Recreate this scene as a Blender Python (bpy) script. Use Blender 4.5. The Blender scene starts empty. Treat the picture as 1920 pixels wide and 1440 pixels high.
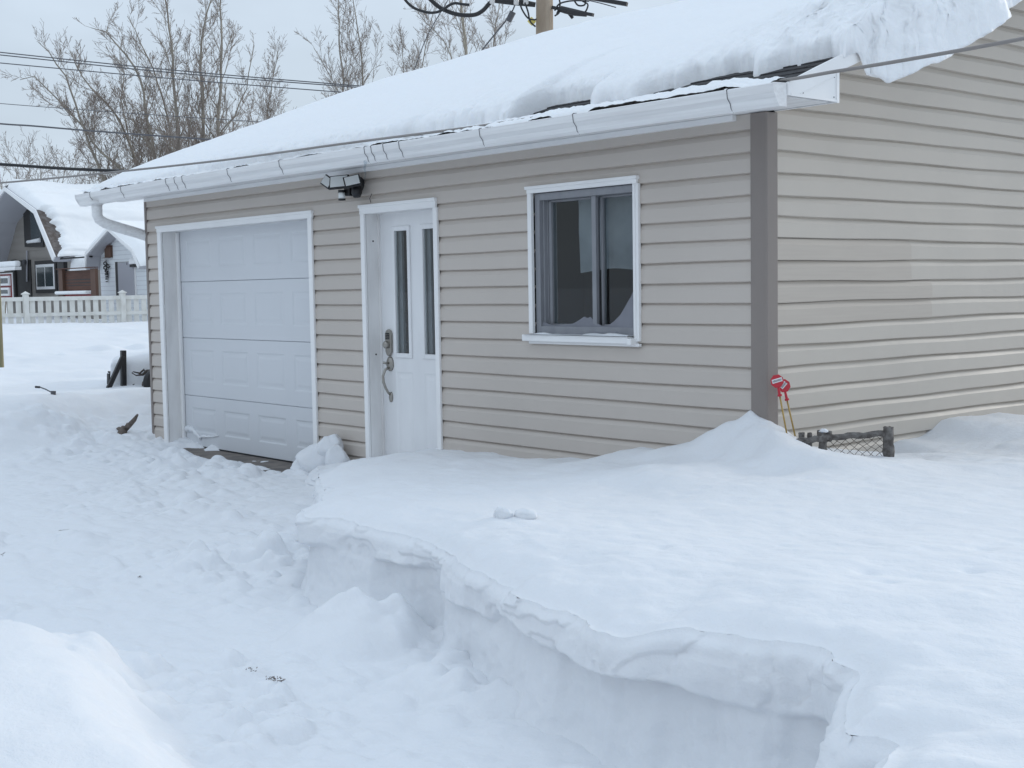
import bpy, math, random
import numpy as np
from mathutils import Matrix, Vector
random.seed(5); rng = np.random.default_rng(11)
sc = bpy.context.scene
COL = sc.collection

# ---------------------------------------------------------------- noise
def _h(ix, iy, iz, s):
    n = (ix * 374761393 + iy * 668265263 + iz * 2147483647 + s * 1274126177) & 0xFFFFFFFF
    n = ((n ^ (n >> 13)) * 1274126177) & 0xFFFFFFFF
    n = ((n ^ (n >> 16)) * 2246822519) & 0xFFFFFFFF
    return ((n ^ (n >> 15)) & 0xFFFF) / 65535.0
def vn(x, y, z=0.0, s=0):
    x, y, z = np.broadcast_arrays(np.asarray(x, float), np.asarray(y, float), np.asarray(z, float))
    ix = np.floor(x).astype(np.int64); iy = np.floor(y).astype(np.int64); iz = np.floor(z).astype(np.int64)
    fx = x - ix; fy = y - iy; fz = z - iz
    fx = fx*fx*fx*(fx*(fx*6-15)+10); fy = fy*fy*fy*(fy*(fy*6-15)+10); fz = fz*fz*(3-2*fz)
    def L(a, b, t): return a + (b - a) * t
    r0 = L(L(_h(ix,iy,iz,s), _h(ix+1,iy,iz,s), fx), L(_h(ix,iy+1,iz,s), _h(ix+1,iy+1,iz,s), fx), fy)
    r1 = L(L(_h(ix,iy,iz+1,s), _h(ix+1,iy,iz+1,s), fx), L(_h(ix,iy+1,iz+1,s), _h(ix+1,iy+1,iz+1,s), fx), fy)
    return L(r0, r1, fz) * 2 - 1
def fbm(x, y, z=0.0, o=4, s=0, g=0.5):
    a = 1.0; t = 0.0; n = 0.0
    for k in range(o):
        c, q = math.cos(0.6*k), math.sin(0.6*k)
        t = t + a * vn((x*c - y*q) * 2**k, (x*q + y*c) * 2**k, np.asarray(z) * 2**k, s + k*17); n += a; a *= g
    return t / n
def sm(a, b, x):
    t = np.clip((np.asarray(x, float) - a) / (b - a), 0, 1); return t*t*(3-2*t)
def clods(x, y, dens, s=0):
    "rounded lumps, one per lattice cell, irregular size: height 0..1"
    x = np.asarray(x, float)*dens; y = np.asarray(y, float)*dens
    out = np.zeros(np.broadcast(x, y).shape)
    ix = np.floor(x).astype(np.int64); iy = np.floor(y).astype(np.int64)
    for dx in (-1, 0, 1):
        for dy in (-1, 0, 1):
            jx = ix+dx; jy = iy+dy
            cx = jx + _h(jx,jy,0,s); cy = jy + _h(jx,jy,1,s)
            r = 0.15 + 0.75*_h(jx,jy,2,s)**2
            pres = _h(jx,jy,3,s) > 0.45
            e = 0.6 + 0.8*_h(jx,jy,4,s); an = _h(jx,jy,5,s)*3.14
            ux = (x-cx)*np.cos(an)+(y-cy)*np.sin(an); uy = -(x-cx)*np.sin(an)+(y-cy)*np.cos(an)
            d2 = (ux*ux/e + uy*uy*e)/(r*r)
            out = np.maximum(out, np.where(pres, r*np.sqrt(np.clip(1-d2, 0, 1)), 0))
    return out

# ---------------------------------------------------------------- object helpers
def tag(o, label=None, cat=None, group=None, kind=None):
    if label: o['label'] = label
    if cat: o['category'] = cat
    if group: o['group'] = group
    if kind: o['kind'] = kind
    return o
def thing(name, label, cat, loc=(0,0,0), group=None):
    o = bpy.data.objects.new(name, None); COL.objects.link(o); o.location = loc
    o.empty_display_size = 0.1
    return tag(o, label, cat, group)
def link(name, me, mat, parent=None, smooth=False):
    o = bpy.data.objects.new(name, me); COL.objects.link(o)
    if mat is not None: me.materials.append(mat)
    if smooth: me.polygons.foreach_set('use_smooth', [True]*len(me.polygons))
    if parent is not None:
        o.parent = parent
        o.matrix_parent_inverse = Matrix.Translation(-parent.location)   # part meshes are built in world coordinates
    return o
class MB:
    def __init__(s): s.v = []; s.f = []
    def box(s, x0, x1, y0, y1, z0, z1):
        n = len(s.v)
        s.v += [(x0,y0,z0),(x1,y0,z0),(x1,y1,z0),(x0,y1,z0),(x0,y0,z1),(x1,y0,z1),(x1,y1,z1),(x0,y1,z1)]
        s.f += [tuple(n+i for i in q) for q in ((0,3,2,1),(4,5,6,7),(0,1,5,4),(1,2,6,5),(2,3,7,6),(3,0,4,7))]
        return s
    def quad(s, a, b, c, d):
        n = len(s.v); s.v += [tuple(a),tuple(b),tuple(c),tuple(d)]; s.f.append((n,n+1,n+2,n+3)); return s
    def beam(s, a, b, w, h, up=(0,0,1)):
        a = Vector(a); b = Vector(b); d = (b-a).normalized(); u = Vector(up)
        sd = d.cross(u)
        if sd.length < 1e-4: sd = d.cross(Vector((1,0,0)))
        sd.normalize(); u = sd.cross(d).normalized()
        n = len(s.v)
        for p in (a, b):
            for i, j in ((-1,-1),(1,-1),(1,1),(-1,1)): s.v.append(tuple(p + sd*(w/2*i) + u*(h/2*j)))
        s.f += [tuple(n+i for i in q) for q in ((0,1,2,3),(7,6,5,4),(0,4,5,1),(1,5,6,2),(2,6,7,3),(3,7,4,0))]
        return s
    def prism(s, pts, axis, a, b):
        "pts: 2D outline in the two other axes, extruded along axis from a to b"
        n = len(s.v); m = len(pts)
        def mk(p, t):
            if axis == 0: return (t, p[0], p[1])
            if axis == 1: return (p[0], t, p[1])
            return (p[0], p[1], t)
        s.v += [mk(p, a) for p in pts] + [mk(p, b) for p in pts]
        s.f.append(tuple(n+i for i in range(m))); s.f.append(tuple(n+m+i for i in reversed(range(m))))
        for i in range(m):
            j = (i+1) % m; s.f.append((n+i, n+m+i, n+m+j, n+j))
        return s
    def tube(s, pts, rad, sides=6, cap=True):
        pts = [Vector(p) for p in pts]; m = len(pts)
        if not hasattr(rad, '__len__'): rad = [rad]*m
        n = len(s.v); u = None
        for i, p in enumerate(pts):
            d = (pts[min(i+1,m-1)] - pts[max(i-1,0)])
            if d.length < 1e-9: d = Vector((0,0,1))
            d.normalize()
            if u is None:
                u = d.orthogonal().normalized()
            else:
                u = (u - d*u.dot(d))
                u = u.normalized() if u.length > 1e-6 else d.orthogonal().normalized()
            w = d.cross(u)
            for k in range(sides):
                a = 2*math.pi*k/sides
                s.v.append(tuple(p + (u*math.cos(a) + w*math.sin(a))*rad[i]))
        for i in range(m-1):
            for k in range(sides):
                k2 = (k+1) % sides
                s.f.append((n+i*sides+k, n+i*sides+k2, n+(i+1)*sides+k2, n+(i+1)*sides+k))
        if cap and sides > 2:
            s.f.append(tuple(n+k for k in reversed(range(sides))))
            s.f.append(tuple(n+(m-1)*sides+k for k in range(sides)))
        return s
    def build(s, name, mat, parent=None, smooth=False, bevel=0, fix=True):
        me = bpy.data.meshes.new(name); me.from_pydata(s.v, [], s.f); me.update()
        if fix:
            import bmesh
            bm = bmesh.new(); bm.from_mesh(me); bmesh.ops.recalc_face_normals(bm, faces=bm.faces[:]); bm.to_mesh(me); bm.free()
        o = link(name, me, mat, parent, smooth)
        if bevel:
            m = o.modifiers.new('bevel', 'BEVEL'); m.width = bevel; m.segments = 2; m.limit_method = 'ANGLE'
        return o
def grid(name, P, mat, parent=None, wrap=False, flip=False):
    "P: (n, m, 3) array -> smooth grid mesh"
    n, m = P.shape[:2]
    idx = np.arange(n*m).reshape(n, m)
    if wrap: idx = np.concatenate([idx, idx[:1]], 0)
    a = idx[:-1,:-1].ravel(); b = idx[1:,:-1].ravel(); c = idx[1:,1:].ravel(); d = idx[:-1,1:].ravel()
    F = np.stack([a,d,c,b] if flip else [a,b,c,d], 1)
    me = bpy.data.meshes.new(name)
    me.vertices.add(n*m); me.vertices.foreach_set('co', P.reshape(-1).astype(np.float32))
    me.loops.add(F.size); me.loops.foreach_set('vertex_index', F.reshape(-1).astype(np.int32))
    me.polygons.add(len(F)); me.polygons.foreach_set('loop_start', np.arange(0, F.size, 4, dtype=np.int32))
    me.polygons.foreach_set('use_smooth', np.ones(len(F), dtype=bool))
    me.update(calc_edges=True); me.validate()
    return link(name, me, mat, parent)

def pix(px, py, D):   # measured points of the place, from the survey of the photograph
    f = 2468.5430925953065
    R = ((0.6526545,0.7574796,-0.0163358),(0.0438167,-0.0592604,-0.9972805),(-0.7563876,0.6501638,-0.0718668))
    a = ((px-960)/f, (py-720)/f, 1.0)
    w = [R[0][i]*a[0]+R[1][i]*a[1]+R[2][i]*a[2] for i in range(3)]
    return (4.5532+w[0]*D, -5.6469+w[1]*D, 1.3994+w[2]*D)

# ---------------------------------------------------------------- materials
def material(name, col, rough=0.6, metal=0.0, spec=0.5, bump=None, var=None, sss=0, emis=None):
    m = bpy.data.materials.new(name); m.use_nodes = True
    nt = m.node_tree; N = nt.nodes; L = nt.links; b = N['Principled BSDF']
    b.inputs['Base Color'].default_value = (*col, 1); b.inputs['Roughness'].default_value = rough
    b.inputs['Metallic'].default_value = metal; b.inputs['Specular IOR Level'].default_value = spec
    geo = N.new('ShaderNodeNewGeometry')
    if sss:
        b.inputs['Subsurface Weight'].default_value = sss
        b.inputs['Subsurface Radius'].default_value = (0.7, 0.85, 1.0); b.inputs['Subsurface Scale'].default_value = 0.02
    if var:   # (scale vector, amount, second colour)
        sc_, amt, c2 = var[:3]
        mp = N.new('ShaderNodeMapping'); mp.inputs['Scale'].default_value = sc_
        L.new(geo.outputs['Position'], mp.inputs['Vector'])
        t = N.new('ShaderNodeTexNoise'); t.inputs['Scale'].default_value = 1; t.inputs['Detail'].default_value = 5
        L.new(mp.outputs[0], t.inputs['Vector'])
        r = N.new('ShaderNodeMapRange'); r.inputs[1].default_value = 0.38; r.inputs[2].default_value = 0.68
        r.inputs[4].default_value = amt
        L.new(t.outputs['Fac'], r.inputs[0])
        mx = N.new('ShaderNodeMix'); mx.data_type = 'RGBA'
        mx.inputs[6].default_value = (*col, 1); mx.inputs[7].default_value = (*c2, 1)
        L.new(r.outputs[0], mx.inputs[0]); L.new(mx.outputs[2], b.inputs['Base Color'])
    if bump:  # list of (scale vector, distance)
        last = None
        for sv, dist in bump:
            mp = N.new('ShaderNodeMapping'); mp.inputs['Scale'].default_value = sv
            L.new(geo.outputs['Position'], mp.inputs['Vector'])
            t = N.new('ShaderNodeTexNoise'); t.inputs['Scale'].default_value = 1; t.inputs['Detail'].default_value = 4
            L.new(mp.outputs[0], t.inputs['Vector'])
            bp = N.new('ShaderNodeBump'); bp.inputs['Strength'].default_value = 1; bp.inputs['Distance'].default_value = dist
            L.new(t.outputs['Fac'], bp.inputs['Height'])
            if last: L.new(last.outputs[0], bp.inputs['Normal'])
            last = bp
        L.new(last.outputs[0], b.inputs['Normal'])
    return m
M = {}
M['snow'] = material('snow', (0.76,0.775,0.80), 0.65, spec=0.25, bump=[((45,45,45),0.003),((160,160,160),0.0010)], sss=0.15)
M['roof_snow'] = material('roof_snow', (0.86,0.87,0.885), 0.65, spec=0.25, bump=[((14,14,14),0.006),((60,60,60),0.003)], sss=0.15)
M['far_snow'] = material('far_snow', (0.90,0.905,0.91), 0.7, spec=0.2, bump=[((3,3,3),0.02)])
M['siding'] = material('siding', (0.55,0.495,0.445), 0.42, spec=0.35, var=((1.3,1.3,0.9),0.5,(0.50,0.45,0.405)), bump=[((4,4,120),0.0004),((2.2,2.2,1.0),0.006)])
M['side_siding'] = material('side_siding', (0.55,0.50,0.44), 0.42, spec=0.35, var=((0.9,1.3,1.1),0.55,(0.51,0.465,0.41)), bump=[((4,4,120),0.0004),((1.5,2.2,1.2),0.007)])
M['pink_siding'] = material('pink_siding', (0.52,0.465,0.405), 0.5, spec=0.3, var=((2,2.3,70),0.5,(0.475,0.42,0.37)), bump=[((4,4,120),0.0005)])
M['post'] = material('post', (0.26,0.225,0.205), 0.5, spec=0.3, var=((6,6,1.2),0.5,(0.225,0.20,0.185)))
M['white'] = material('white', (0.86,0.855,0.85), 0.4, spec=0.4, var=((3,3,1.5),0.4,(0.76,0.755,0.755)))
M['jamb'] = material('jamb', (0.80,0.79,0.78), 0.5, spec=0.35, var=((9,9,2.5),0.6,(0.62,0.60,0.59)))
M['door_white'] = material('door_white', (0.80,0.80,0.805), 0.38, spec=0.45, var=((5,5,1.6),0.45,(0.67,0.67,0.68)), bump=[((3,3,3),0.002)])
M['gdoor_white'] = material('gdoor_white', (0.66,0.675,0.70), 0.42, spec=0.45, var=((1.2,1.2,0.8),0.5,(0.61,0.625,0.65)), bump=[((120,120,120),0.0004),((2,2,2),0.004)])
M['gutter'] = material('gutter', (0.80,0.80,0.80), 0.4, spec=0.45, var=((1.5,30,60),0.5,(0.62,0.60,0.60)))
M['grey_frame'] = material('grey_frame', (0.27,0.275,0.295), 0.55, spec=0.4, var=((14,14,6),0.6,(0.21,0.215,0.235)))
M['screen'] = material('screen', (0.24,0.245,0.275), 0.9, spec=0.1, var=((8,8,8),0.5,(0.19,0.195,0.22)), bump=[((6,6,6),0.01)])
M['black'] = material('black', (0.012,0.012,0.014), 0.45)
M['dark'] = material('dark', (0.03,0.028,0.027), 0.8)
M['shingle'] = material('shingle', (0.028,0.027,0.03), 0.9, var=((18,40,40),0.7,(0.06,0.058,0.06)), bump=[((90,90,90),0.004),((8,30,30),0.01)])
M['nickel'] = material('nickel', (0.36,0.34,0.31), 0.38, metal=0.85)
M['lens'] = material('lens', (0.78,0.80,0.79), 0.3, spec=0.5, bump=[((300,300,300),0.001)])
M['old_wood'] = material('old_wood', (0.085,0.075,0.07), 0.9, var=((30,30,30),0.9,(0.21,0.20,0.19)), bump=[((60,60,20),0.01)])
M['pole_wood'] = material('pole_wood', (0.30,0.235,0.175), 0.9, var=((7,7,1.1),0.9,(0.42,0.34,0.26)), bump=[((30,30,2),0.03)])
M['rust_wire'] = material('rust_wire', (0.05,0.04,0.035), 0.7)
M['red'] = material('red', (0.47,0.018,0.035), 0.4)
M['brass'] = material('brass', (0.42,0.28,0.075), 0.5, metal=0.2, var=((60,60,60),0.6,(0.25,0.15,0.05)))
M['sticker'] = material('sticker', (0.72,0.72,0.73), 0.5)
M['print'] = material('print', (0.18,0.18,0.2), 0.6)
M['cable'] = material('cable', (0.02,0.02,0.022), 0.6)
M['grey_cable'] = material('grey_cable', (0.235,0.215,0.205), 0.6, var=((1.2,1.2,1.2),0.8,(0.30,0.285,0.275)))
M['wire'] = material('wire', (0.10,0.10,0.11), 0.6)
M['insulator'] = material('insulator', (0.62,0.60,0.58), 0.4)
M['yellow'] = material('yellow', (0.72,0.60,0.16), 0.5)
M['bark'] = material('bark', (0.33,0.295,0.245), 0.9, var=((3,3,1.5),0.9,(0.20,0.175,0.15)))
M['twig'] = material('twig', (0.27,0.225,0.195), 0.9)
M['pale_bark'] = material('pale_bark', (0.42,0.385,0.30), 0.85, var=((3,3,3),0.9,(0.22,0.19,0.15)))
M['concrete'] = material('concrete', (0.19,0.165,0.145), 0.8, var=((7,7,7),0.9,(0.10,0.09,0.085)), bump=[((30,30,30),0.005)])
M['ext_wall'] = material('ext_wall', (0.30,0.275,0.25), 0.8)
M['own_wall'] = material('own_wall', (0.30,0.28,0.26), 0.85, var=((2,2,9),0.8,(0.22,0.205,0.19)))
M['house_grey'] = material('house_grey', (0.30,0.275,0.25), 0.8, var=((1,1,8),0.6,(0.25,0.23,0.21)))
M['soffit_grey'] = material('soffit_grey', (0.47,0.47,0.50), 0.7)
M['shed_white'] = material('shed_white', (0.80,0.83,0.85), 0.6)
M['trim_dark'] = material('trim_dark', (0.022,0.020,0.02), 0.6)
M['brown_wood'] = material('brown_wood', (0.085,0.035,0.022), 0.7, var=((2,2,14),0.8,(0.13,0.055,0.033)))
M['brown_post'] = material('brown_post', (0.12,0.065,0.045), 0.7)
M['fence_white'] = material('fence_white', (0.75,0.74,0.70), 0.7, var=((6,6,4),0.8,(0.62,0.60,0.55)))
M['red_paint'] = material('red_paint', (0.22,0.02,0.022), 0.6)
M['shed_door'] = material('shed_door', (0.42,0.42,0.46), 0.6)
M['green_post'] = material('green_post', (0.24,0.22,0.13), 0.9, var=((15,15,3),0.8,(0.16,0.15,0.09)))
M['brown_roof'] = material('brown_roof', (0.10,0.08,0.07), 0.9, var=((9,9,9),0.9,(0.20,0.18,0.17)))
M['curtain'] = material('curtain', (0.36,0.38,0.41), 0.9, var=((3,3,3),0.9,(0.20,0.215,0.24)))
M['drift_wood'] = material('drift_wood', (0.17,0.14,0.12), 0.9, var=((25,25,25),0.9,(0.09,0.075,0.065)), bump=[((40,40,40),0.01)])
M['litter'] = material('litter', (0.10,0.07,0.055), 0.9)
def glass_mat(name, tint, refl=1.0, rough=0.02):
    m = bpy.data.materials.new(name); m.use_nodes = True; nt = m.node_tree; N = nt.nodes; L = nt.links
    N.remove(N['Principled BSDF'])
    out = N['Material Output']; tr = N.new('ShaderNodeBsdfTransparent'); tr.inputs[0].default_value = (*tint, 1)
    gl = N.new('ShaderNodeBsdfGlossy'); gl.inputs['Roughness'].default_value = rough; gl.inputs[0].default_value = (refl,refl,refl,1)
    fr = N.new('ShaderNodeFresnel'); fr.inputs[0].default_value = 1.5
    ge = N.new('ShaderNodeNewGeometry'); iv = N.new('ShaderNodeMath'); iv.operation = 'SUBTRACT'; iv.inputs[0].default_value = 1; L.new(ge.outputs['Backfacing'], iv.inputs[1])
    mu = N.new('ShaderNodeMath'); mu.operation = 'MULTIPLY'; L.new(fr.outputs[0], mu.inputs[0]); L.new(iv.outputs[0], mu.inputs[1])   # no false total reflection on the inner faces
    mx = N.new('ShaderNodeMixShader'); L.new(mu.outputs[0], mx.inputs[0]); L.new(tr.outputs[0], mx.inputs[1]); L.new(gl.outputs[0], mx.inputs[2])
    L.new(mx.outputs[0], out.inputs[0]); return m
M['glass'] = glass_mat('glass', (0.86,0.89,0.89), 1.0)
M['ice'] = glass_mat('ice', (0.85,0.88,0.9), 1.0, 0.1)
M['far_glass'] = material('far_glass', (0.045,0.06,0.065), 0.15)

# ================================================================ THE SETTING
# --- ground sheet: cleared driveway and path, undisturbed snow round it
clear = np.array([(-7.55,.4),(-4.2,.4),(-3.6,-.2),(-1,-1.6),(0,-2.1),(1.2,-2.4),(2.6,-2.1),(3.6,-3.2),(4.4,-4.3),(6,-4.7),(9,-4.8),(9,-7),(4.0,-6.6),
 (3.3,-4.85),(2.55,-4.22),(1.9,-3.98),(1.4,-3.86),(.95,-3.78),(.5,-3.70),(.18,-3.60),(-.15,-3.76),(-.6,-3.84),(-1.3,-3.95),(-2.2,-4.5),(-2.6,-6),(-2.6,-30),(-6.2,-30),(-6,-8),(-5.9,-3.6),(-6.1,-2.5),(-6.6,-1.7),(-7.1,-.95),(-7.5,-.3)])
def sdf_poly(x, y, P):
    d = np.full(x.shape, 1e18); ins = np.zeros(x.shape, bool)
    n = len(P)
    for i in range(n):
        ax, ay = P[i]; bx, by = P[(i+1) % n]
        ex, ey = bx-ax, by-ay; wx, wy = x-ax, y-ay
        t = np.clip((wx*ex+wy*ey)/(ex*ex+ey*ey+1e-12), 0, 1)
        d = np.minimum(d, (wx-ex*t)**2 + (wy-ey*t)**2)
        c = ((ay > y) != (by > y)) & (x < (bx-ax)*(y-ay)/((by-ay) if by != ay else 1e-9) + ax)
        ins ^= c
    d = np.sqrt(d); return np.where(ins, -d, d)
def axis(parts):
    out = []
    for a, b, st in parts:
        n = max(1, int(round((b-a)/st))); out += list(np.linspace(a, b, n, endpoint=False))
    return out
def geo_out(a, b, r=1.18, st=0.3):
    out = [a]
    while abs(out[-1]-a) < abs(b-a): out.append(out[-1] + math.copysign(st, b-a)); st *= r
    return out[1:]
xs = np.array(sorted(geo_out(-42, -900, st=0.8)) + axis([(-42,-11,0.13),(-11,-8,0.04),(-8,4.4,0.017)]) + [4.4] + geo_out(4.4, 900, st=0.05))
ys = np.array(sorted(geo_out(-5.4, -900, st=0.05)) + axis([(-5.4,0.2,0.017),(0.2,3,0.045),(3,16,0.13)]) + [16] + geo_out(16, 900, st=0.4))
GX, GY = np.meshgrid(xs, ys, indexing='ij')
def ground_z(x, y):
    wob = 0.06*fbm(x*3, y*3, 0, 3, 5)*np.where(x < -5.2, 1.6, 1) + 0.02*fbm(x*14, y*14, 0, 2, 6)*(x > -5.2)
    near = (np.abs(x) < 60) & (np.abs(y) < 60)
    d = sdf_poly(x, y, clear) + wob*near
    west = x < -5.2; south = (y < -3.3) & ~west
    w = np.where(x < -5.2, 1.05+.3*fbm(x*.9, y*.9, 0, 2, 8), np.where(y < -3.3, 0.46, 0.5))
    H = np.where(west, 0.365 + 0.385*sm(10, 31, -x), 0.30)
    H = np.where(south, 0.285, H)
    H = np.where((~west) & (y > -3.3), 0.18 + 0.25*sm(5, 9, np.hypot(x-1, y+1)), H)
    z = H * sm(0, 1, d/w)
    # heap of shovelled snow left of the driveway
    z += 0.05*np.exp(-((x+8.0)**2/1.1 + (y+0.75)**2/0.9)) * sm(0, .8, d)
    z += 0.10*np.exp(-((x+7.9)**2/0.5 + (y-0.9)**2/1.2)) + 0.10*np.exp(-((x+7.42)**2/0.03 + (y-0.1)**2/0.02)) * (x < -7.3)
    # lower berm of clods at the foot of the heap
    z += ((0.05*np.exp(-((d-0.12)/0.2)**2)+.05*np.exp(-((d+.15)/.2)**2)) * (0.5+0.5*fbm(x*1.8, y*1.8, 0, 2, 9))) * west * (np.abs(x) < 12)
    # crest on the near mound
    z += 0.08*np.exp(-((x-.16)**2/.06 + (y+3.80)**2/.02)) + 0.05*fbm(x*1.4, y*1.4, 0, 3, 21)*sm(0, .6, d)*near
    # undulation
    z += 0.015*fbm(x*1.1+3, y*1.1, 0, 3, 30) * near
    z += 0.05*fbm(x*0.16, y*0.3, 0, 3, 31) * sm(8, 14, -x) + 0.02*fbm(x*0.6, y*1.2, 0, 3, 32) * sm(8, 12, -x) * near
    # trodden driveway: clods, strongest close to its edges and the garage door
    inn = np.where(d < 0.05, 1.0, 0.0) * (x > -9) * (y > -6)
    edge = np.exp(-np.abs(d+0.12)/0.22) * ((x > -8.5) & (x < 3.2) & (y > -5))
    doorz = np.exp(-((y+0.55)/0.55)**2) * (x > -8) * (x < -3.5)
    mid = np.exp(-((x+1.6)/1.3)**2 - ((y+2.4)/0.8)**2)
    amt = np.clip(0.36*inn + 0.9*edge + 0.9*doorz + 0.7*mid, 0, 1.1) * near
    pat = sm(-0.35, 0.45, fbm(x*1.3, y*1.3, 0, 3, 40))
    z += amt * pat * ((0.12-.06*doorz)*clods(x+0.02*fbm(x*20, y*20, 0, 2, 41), y+0.02*fbm(x*20, y*20, 0, 2, 43), 4.2, 3) + (0.085-.04*doorz)*clods(x, y, 9, 7))
    z += amt * 0.026*fbm(x*7, y*9, 0, 4, 44)
    z += near*.0035*fbm(x*13, y*13, 0, 3, 47)
    foot = np.exp(-((d+.35)/.25)**2)*((x > -1.5) & (x < 3) & (y > -3.4))
    z += foot*(.045*clods(x, y, 11, 48)+.02*clods(x, y, 22, 49))*sm(-.2,.4,fbm(x*2, y*2, 0, 2, 51))
    z += inn*near*.022*clods(x, y, 16, 52)*sm(.1,.5,fbm(x*1.1, y*1.1, 0, 3, 53))
    z += inn * (0.014*fbm(x*2.4 + y*1.2, y*6, 0, 4, 45) + .008*np.abs(fbm(x*5+y*2, y*12, 0, 3, 46)))
    # clumps along the mound edge
    z += 0.07*clods(x, y, 9.0, 12) * np.exp(-((d-0.12)/0.16)**2) * ((y < -3.3) & (x > -1.0) & (x < 3.5))
    # fallen wedge against the cut bank
    z += np.clip(0.23 - 0.75*np.hypot((x-0.17), (y+2.72)*0.9), 0, 1) * (1+0.3*fbm(x*6, y*6, 0, 2, 50))
    # wall foot of the bank is swept smooth; bare slab before the garage door
    door = sm(.35, .0, np.abs(y+0.05)+0.25*fbm(x*2.0, y*2.0, 0, 3, 60)-.05) * sm(-7.0,-6.6,x) * sm(-4.25,-4.6,x)
    z -= door*(0.075 + 0.03*fbm(x*2.5, y*5, 0, 3, 61))
    # trail of footprints across the far yard
    tr = np.exp(-((x + 17.0 + (y-3)*.35)/0.8)**2) * sm(1.2, 2.2, y) * sm(14, 9, y)
    z += tr*(0.13*clods(x, y, 2.6, 8) - 0.03)
    # pile of clods by the right jamb of the garage door
    return z
Z = ground_z(GX, GY)
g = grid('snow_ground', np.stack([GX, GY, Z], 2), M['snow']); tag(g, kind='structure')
s = MB().box(-7.3,-3.9,-0.75,0.30,-0.2,-0.035).build('driveway_slab', M['concrete']); tag(s, kind='structure')

# --- cut snow bank: wall below, wind-packed top reaching back to the garage
edge_pts = [(-4.32,.12),(-4.2,-.12),(-3.75,-.42),(-3.0,-.8),(-2.3,-1.22),(-1.75,-1.62),(-1.2,-2.02),(-.78,-2.33),(-.52,-2.47),(-.2,-2.51),(.06,-2.48),(.32,-2.46),(.60,-2.54),(.9,-2.66),(1.3,-2.78),(1.68,-2.86),(1.98,-2.93),(2.2,-2.93),(2.42,-2.89),(2.58,-2.88),(2.69,-2.95),(2.76,-3.09),(2.83,-3.25),(2.92,-3.33),(2.985,-3.29),(3.05,-3.36),(3.13,-3.56),(3.3,-3.9),(3.65,-4.25),(4.4,-4.6),(5.6,-4.9),(7.5,-5.0)]
back_pts = [(9.5,-3.2),(9.2,1),(8.2,4.2),(5,5.6),(1.5,5.2),(-1.5,3.4),(-3.4,1.6),(-4.4,.9)]
def catmull(P, per):
    P = np.array(P, float); Q = np.vstack([2*P[0]-P[1], P, 2*P[-1]-P[-2]]); out = []
    for i in range(1, len(Q)-2):
        n = per[i-1]
        t = np.linspace(0, 1, n, endpoint=False)[:,None]
        a, b, c, d = Q[i-1], Q[i], Q[i+1], Q[i+2]
        out.append(0.5*((2*b)+(-a+c)*t+(2*a-5*b+4*c-d)*t**2+(-a+3*b-3*c+d)*t**3))
    out.append(P[-1:]); return np.vstack(out)
ep = np.array(edge_pts); seg = np.hypot(*(ep[1:]-ep[:-1]).T)
per = [max(3, int(L/(0.011 if -1.2 < p[0] < 3.4 else 0.03))) for L, p in zip(seg, ep)]
E2 = catmull(edge_pts, per)
S = np.concatenate([[0], np.cumsum(np.hypot(*(E2[1:]-E2[:-1]).T))])
T = np.gradient(E2, axis=0); T /= np.linalg.norm(T, axis=1)[:,None]
NRM = np.stack([T[:,1], -T[:,0]], 1)      # outward: towards the path
ctrl = [(-4.3,-.1,.03),(-4.0,-.05,.10),(-3.75,-.42,.16),(-3.7,0,.14),(-3.3,-.3,.19),(-3.2,0,.21),(-2.77,0,.29),(-2.4,-.6,.33),(-1.9,0,.30),(-1.17,0,.33),(-1.3,-.6,.36),(-.7,0,.45),(-.44,0,.51),(-.24,0,.56),
 (-.5,-.5,.41),(0.5,-.6,.47),(.2,-.35,.49),(-.1,-.35,.46),(-1.85,-1.46,.36),(-1.2,-2.,.39),(-.5,-2.5,.42),(.3,-2.3,.42),(.2,-1.5,.43),(-.9,-1.2,.39),(1.3,-2.75,.42),(1.85,-2.9,.42),(2.2,-2.9,.485),(2.6,-2.8,.50),(2.8,-3.15,.49),(3,-3.3,.50),(3.3,-3.1,.50),(2.3,-2,.49),(2.4,-2.5,.495),(1.5,-2.3,.45),(1.3,-1.6,.47),
 (3.5,-2,.48),(1.3,-.5,.50),(.35,.30,.50),(.55,.55,.44),(.45,.1,.50),(.9,.6,.47),(1.4,.2,.50),(.75,1.1,.43),(1.2,1.3,.45),(.1,1.0,.36),(.1,1.27,.46),(.1,1.92,.55),(.1,2.25,.54),(.1,2.73,.49),(.6,2.2,.52),(1.2,2.6,.50),(2,1,.50),(3.5,0,.5),(6,0,.48),(4,3,.45),(0,4,.42),(8,-3,.45),(5.5,-4.9,.42),(3.4,-4.0,.48),(.3,-.6,.50)]
ctrl += [pix(1462,822,6.80), pix(1480,823,6.72), pix(1510,829,6.7), pix(1540,837,6.72), pix(1565,853,6.78), pix(1620,860,6.85)]
CT = np.array(ctrl); CT[:,2] += .045*np.exp(-((CT[:,1]+2.6)/.9)**2)*(CT[:,0] > -2)
def bank_top(x, y):
    num = np.zeros_like(x); den = np.zeros_like(x)
    for cx, cy, cz in CT:
        d2 = (x-cx)**2 + (y-cy)**2
        w = 1/(d2+0.012)**1.9
        num += w*cz; den += w
    z = num/den
    z += (0.195+.05*fbm(x*7, y*7, 0, 3, 109))*np.clip(1-np.hypot((x-0.0)*.9, (y+0.03)*1.1)/0.46, 0, 1)**1.9
    return z
hi = (S < 1e9)
nE = len(E2)
edge_j = 0.040*fbm(S*2.2, 0*S, 0, 3, 80) + 0.016*np.tanh(4*vn(S*3.1, 0*S, 0, 81))
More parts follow.
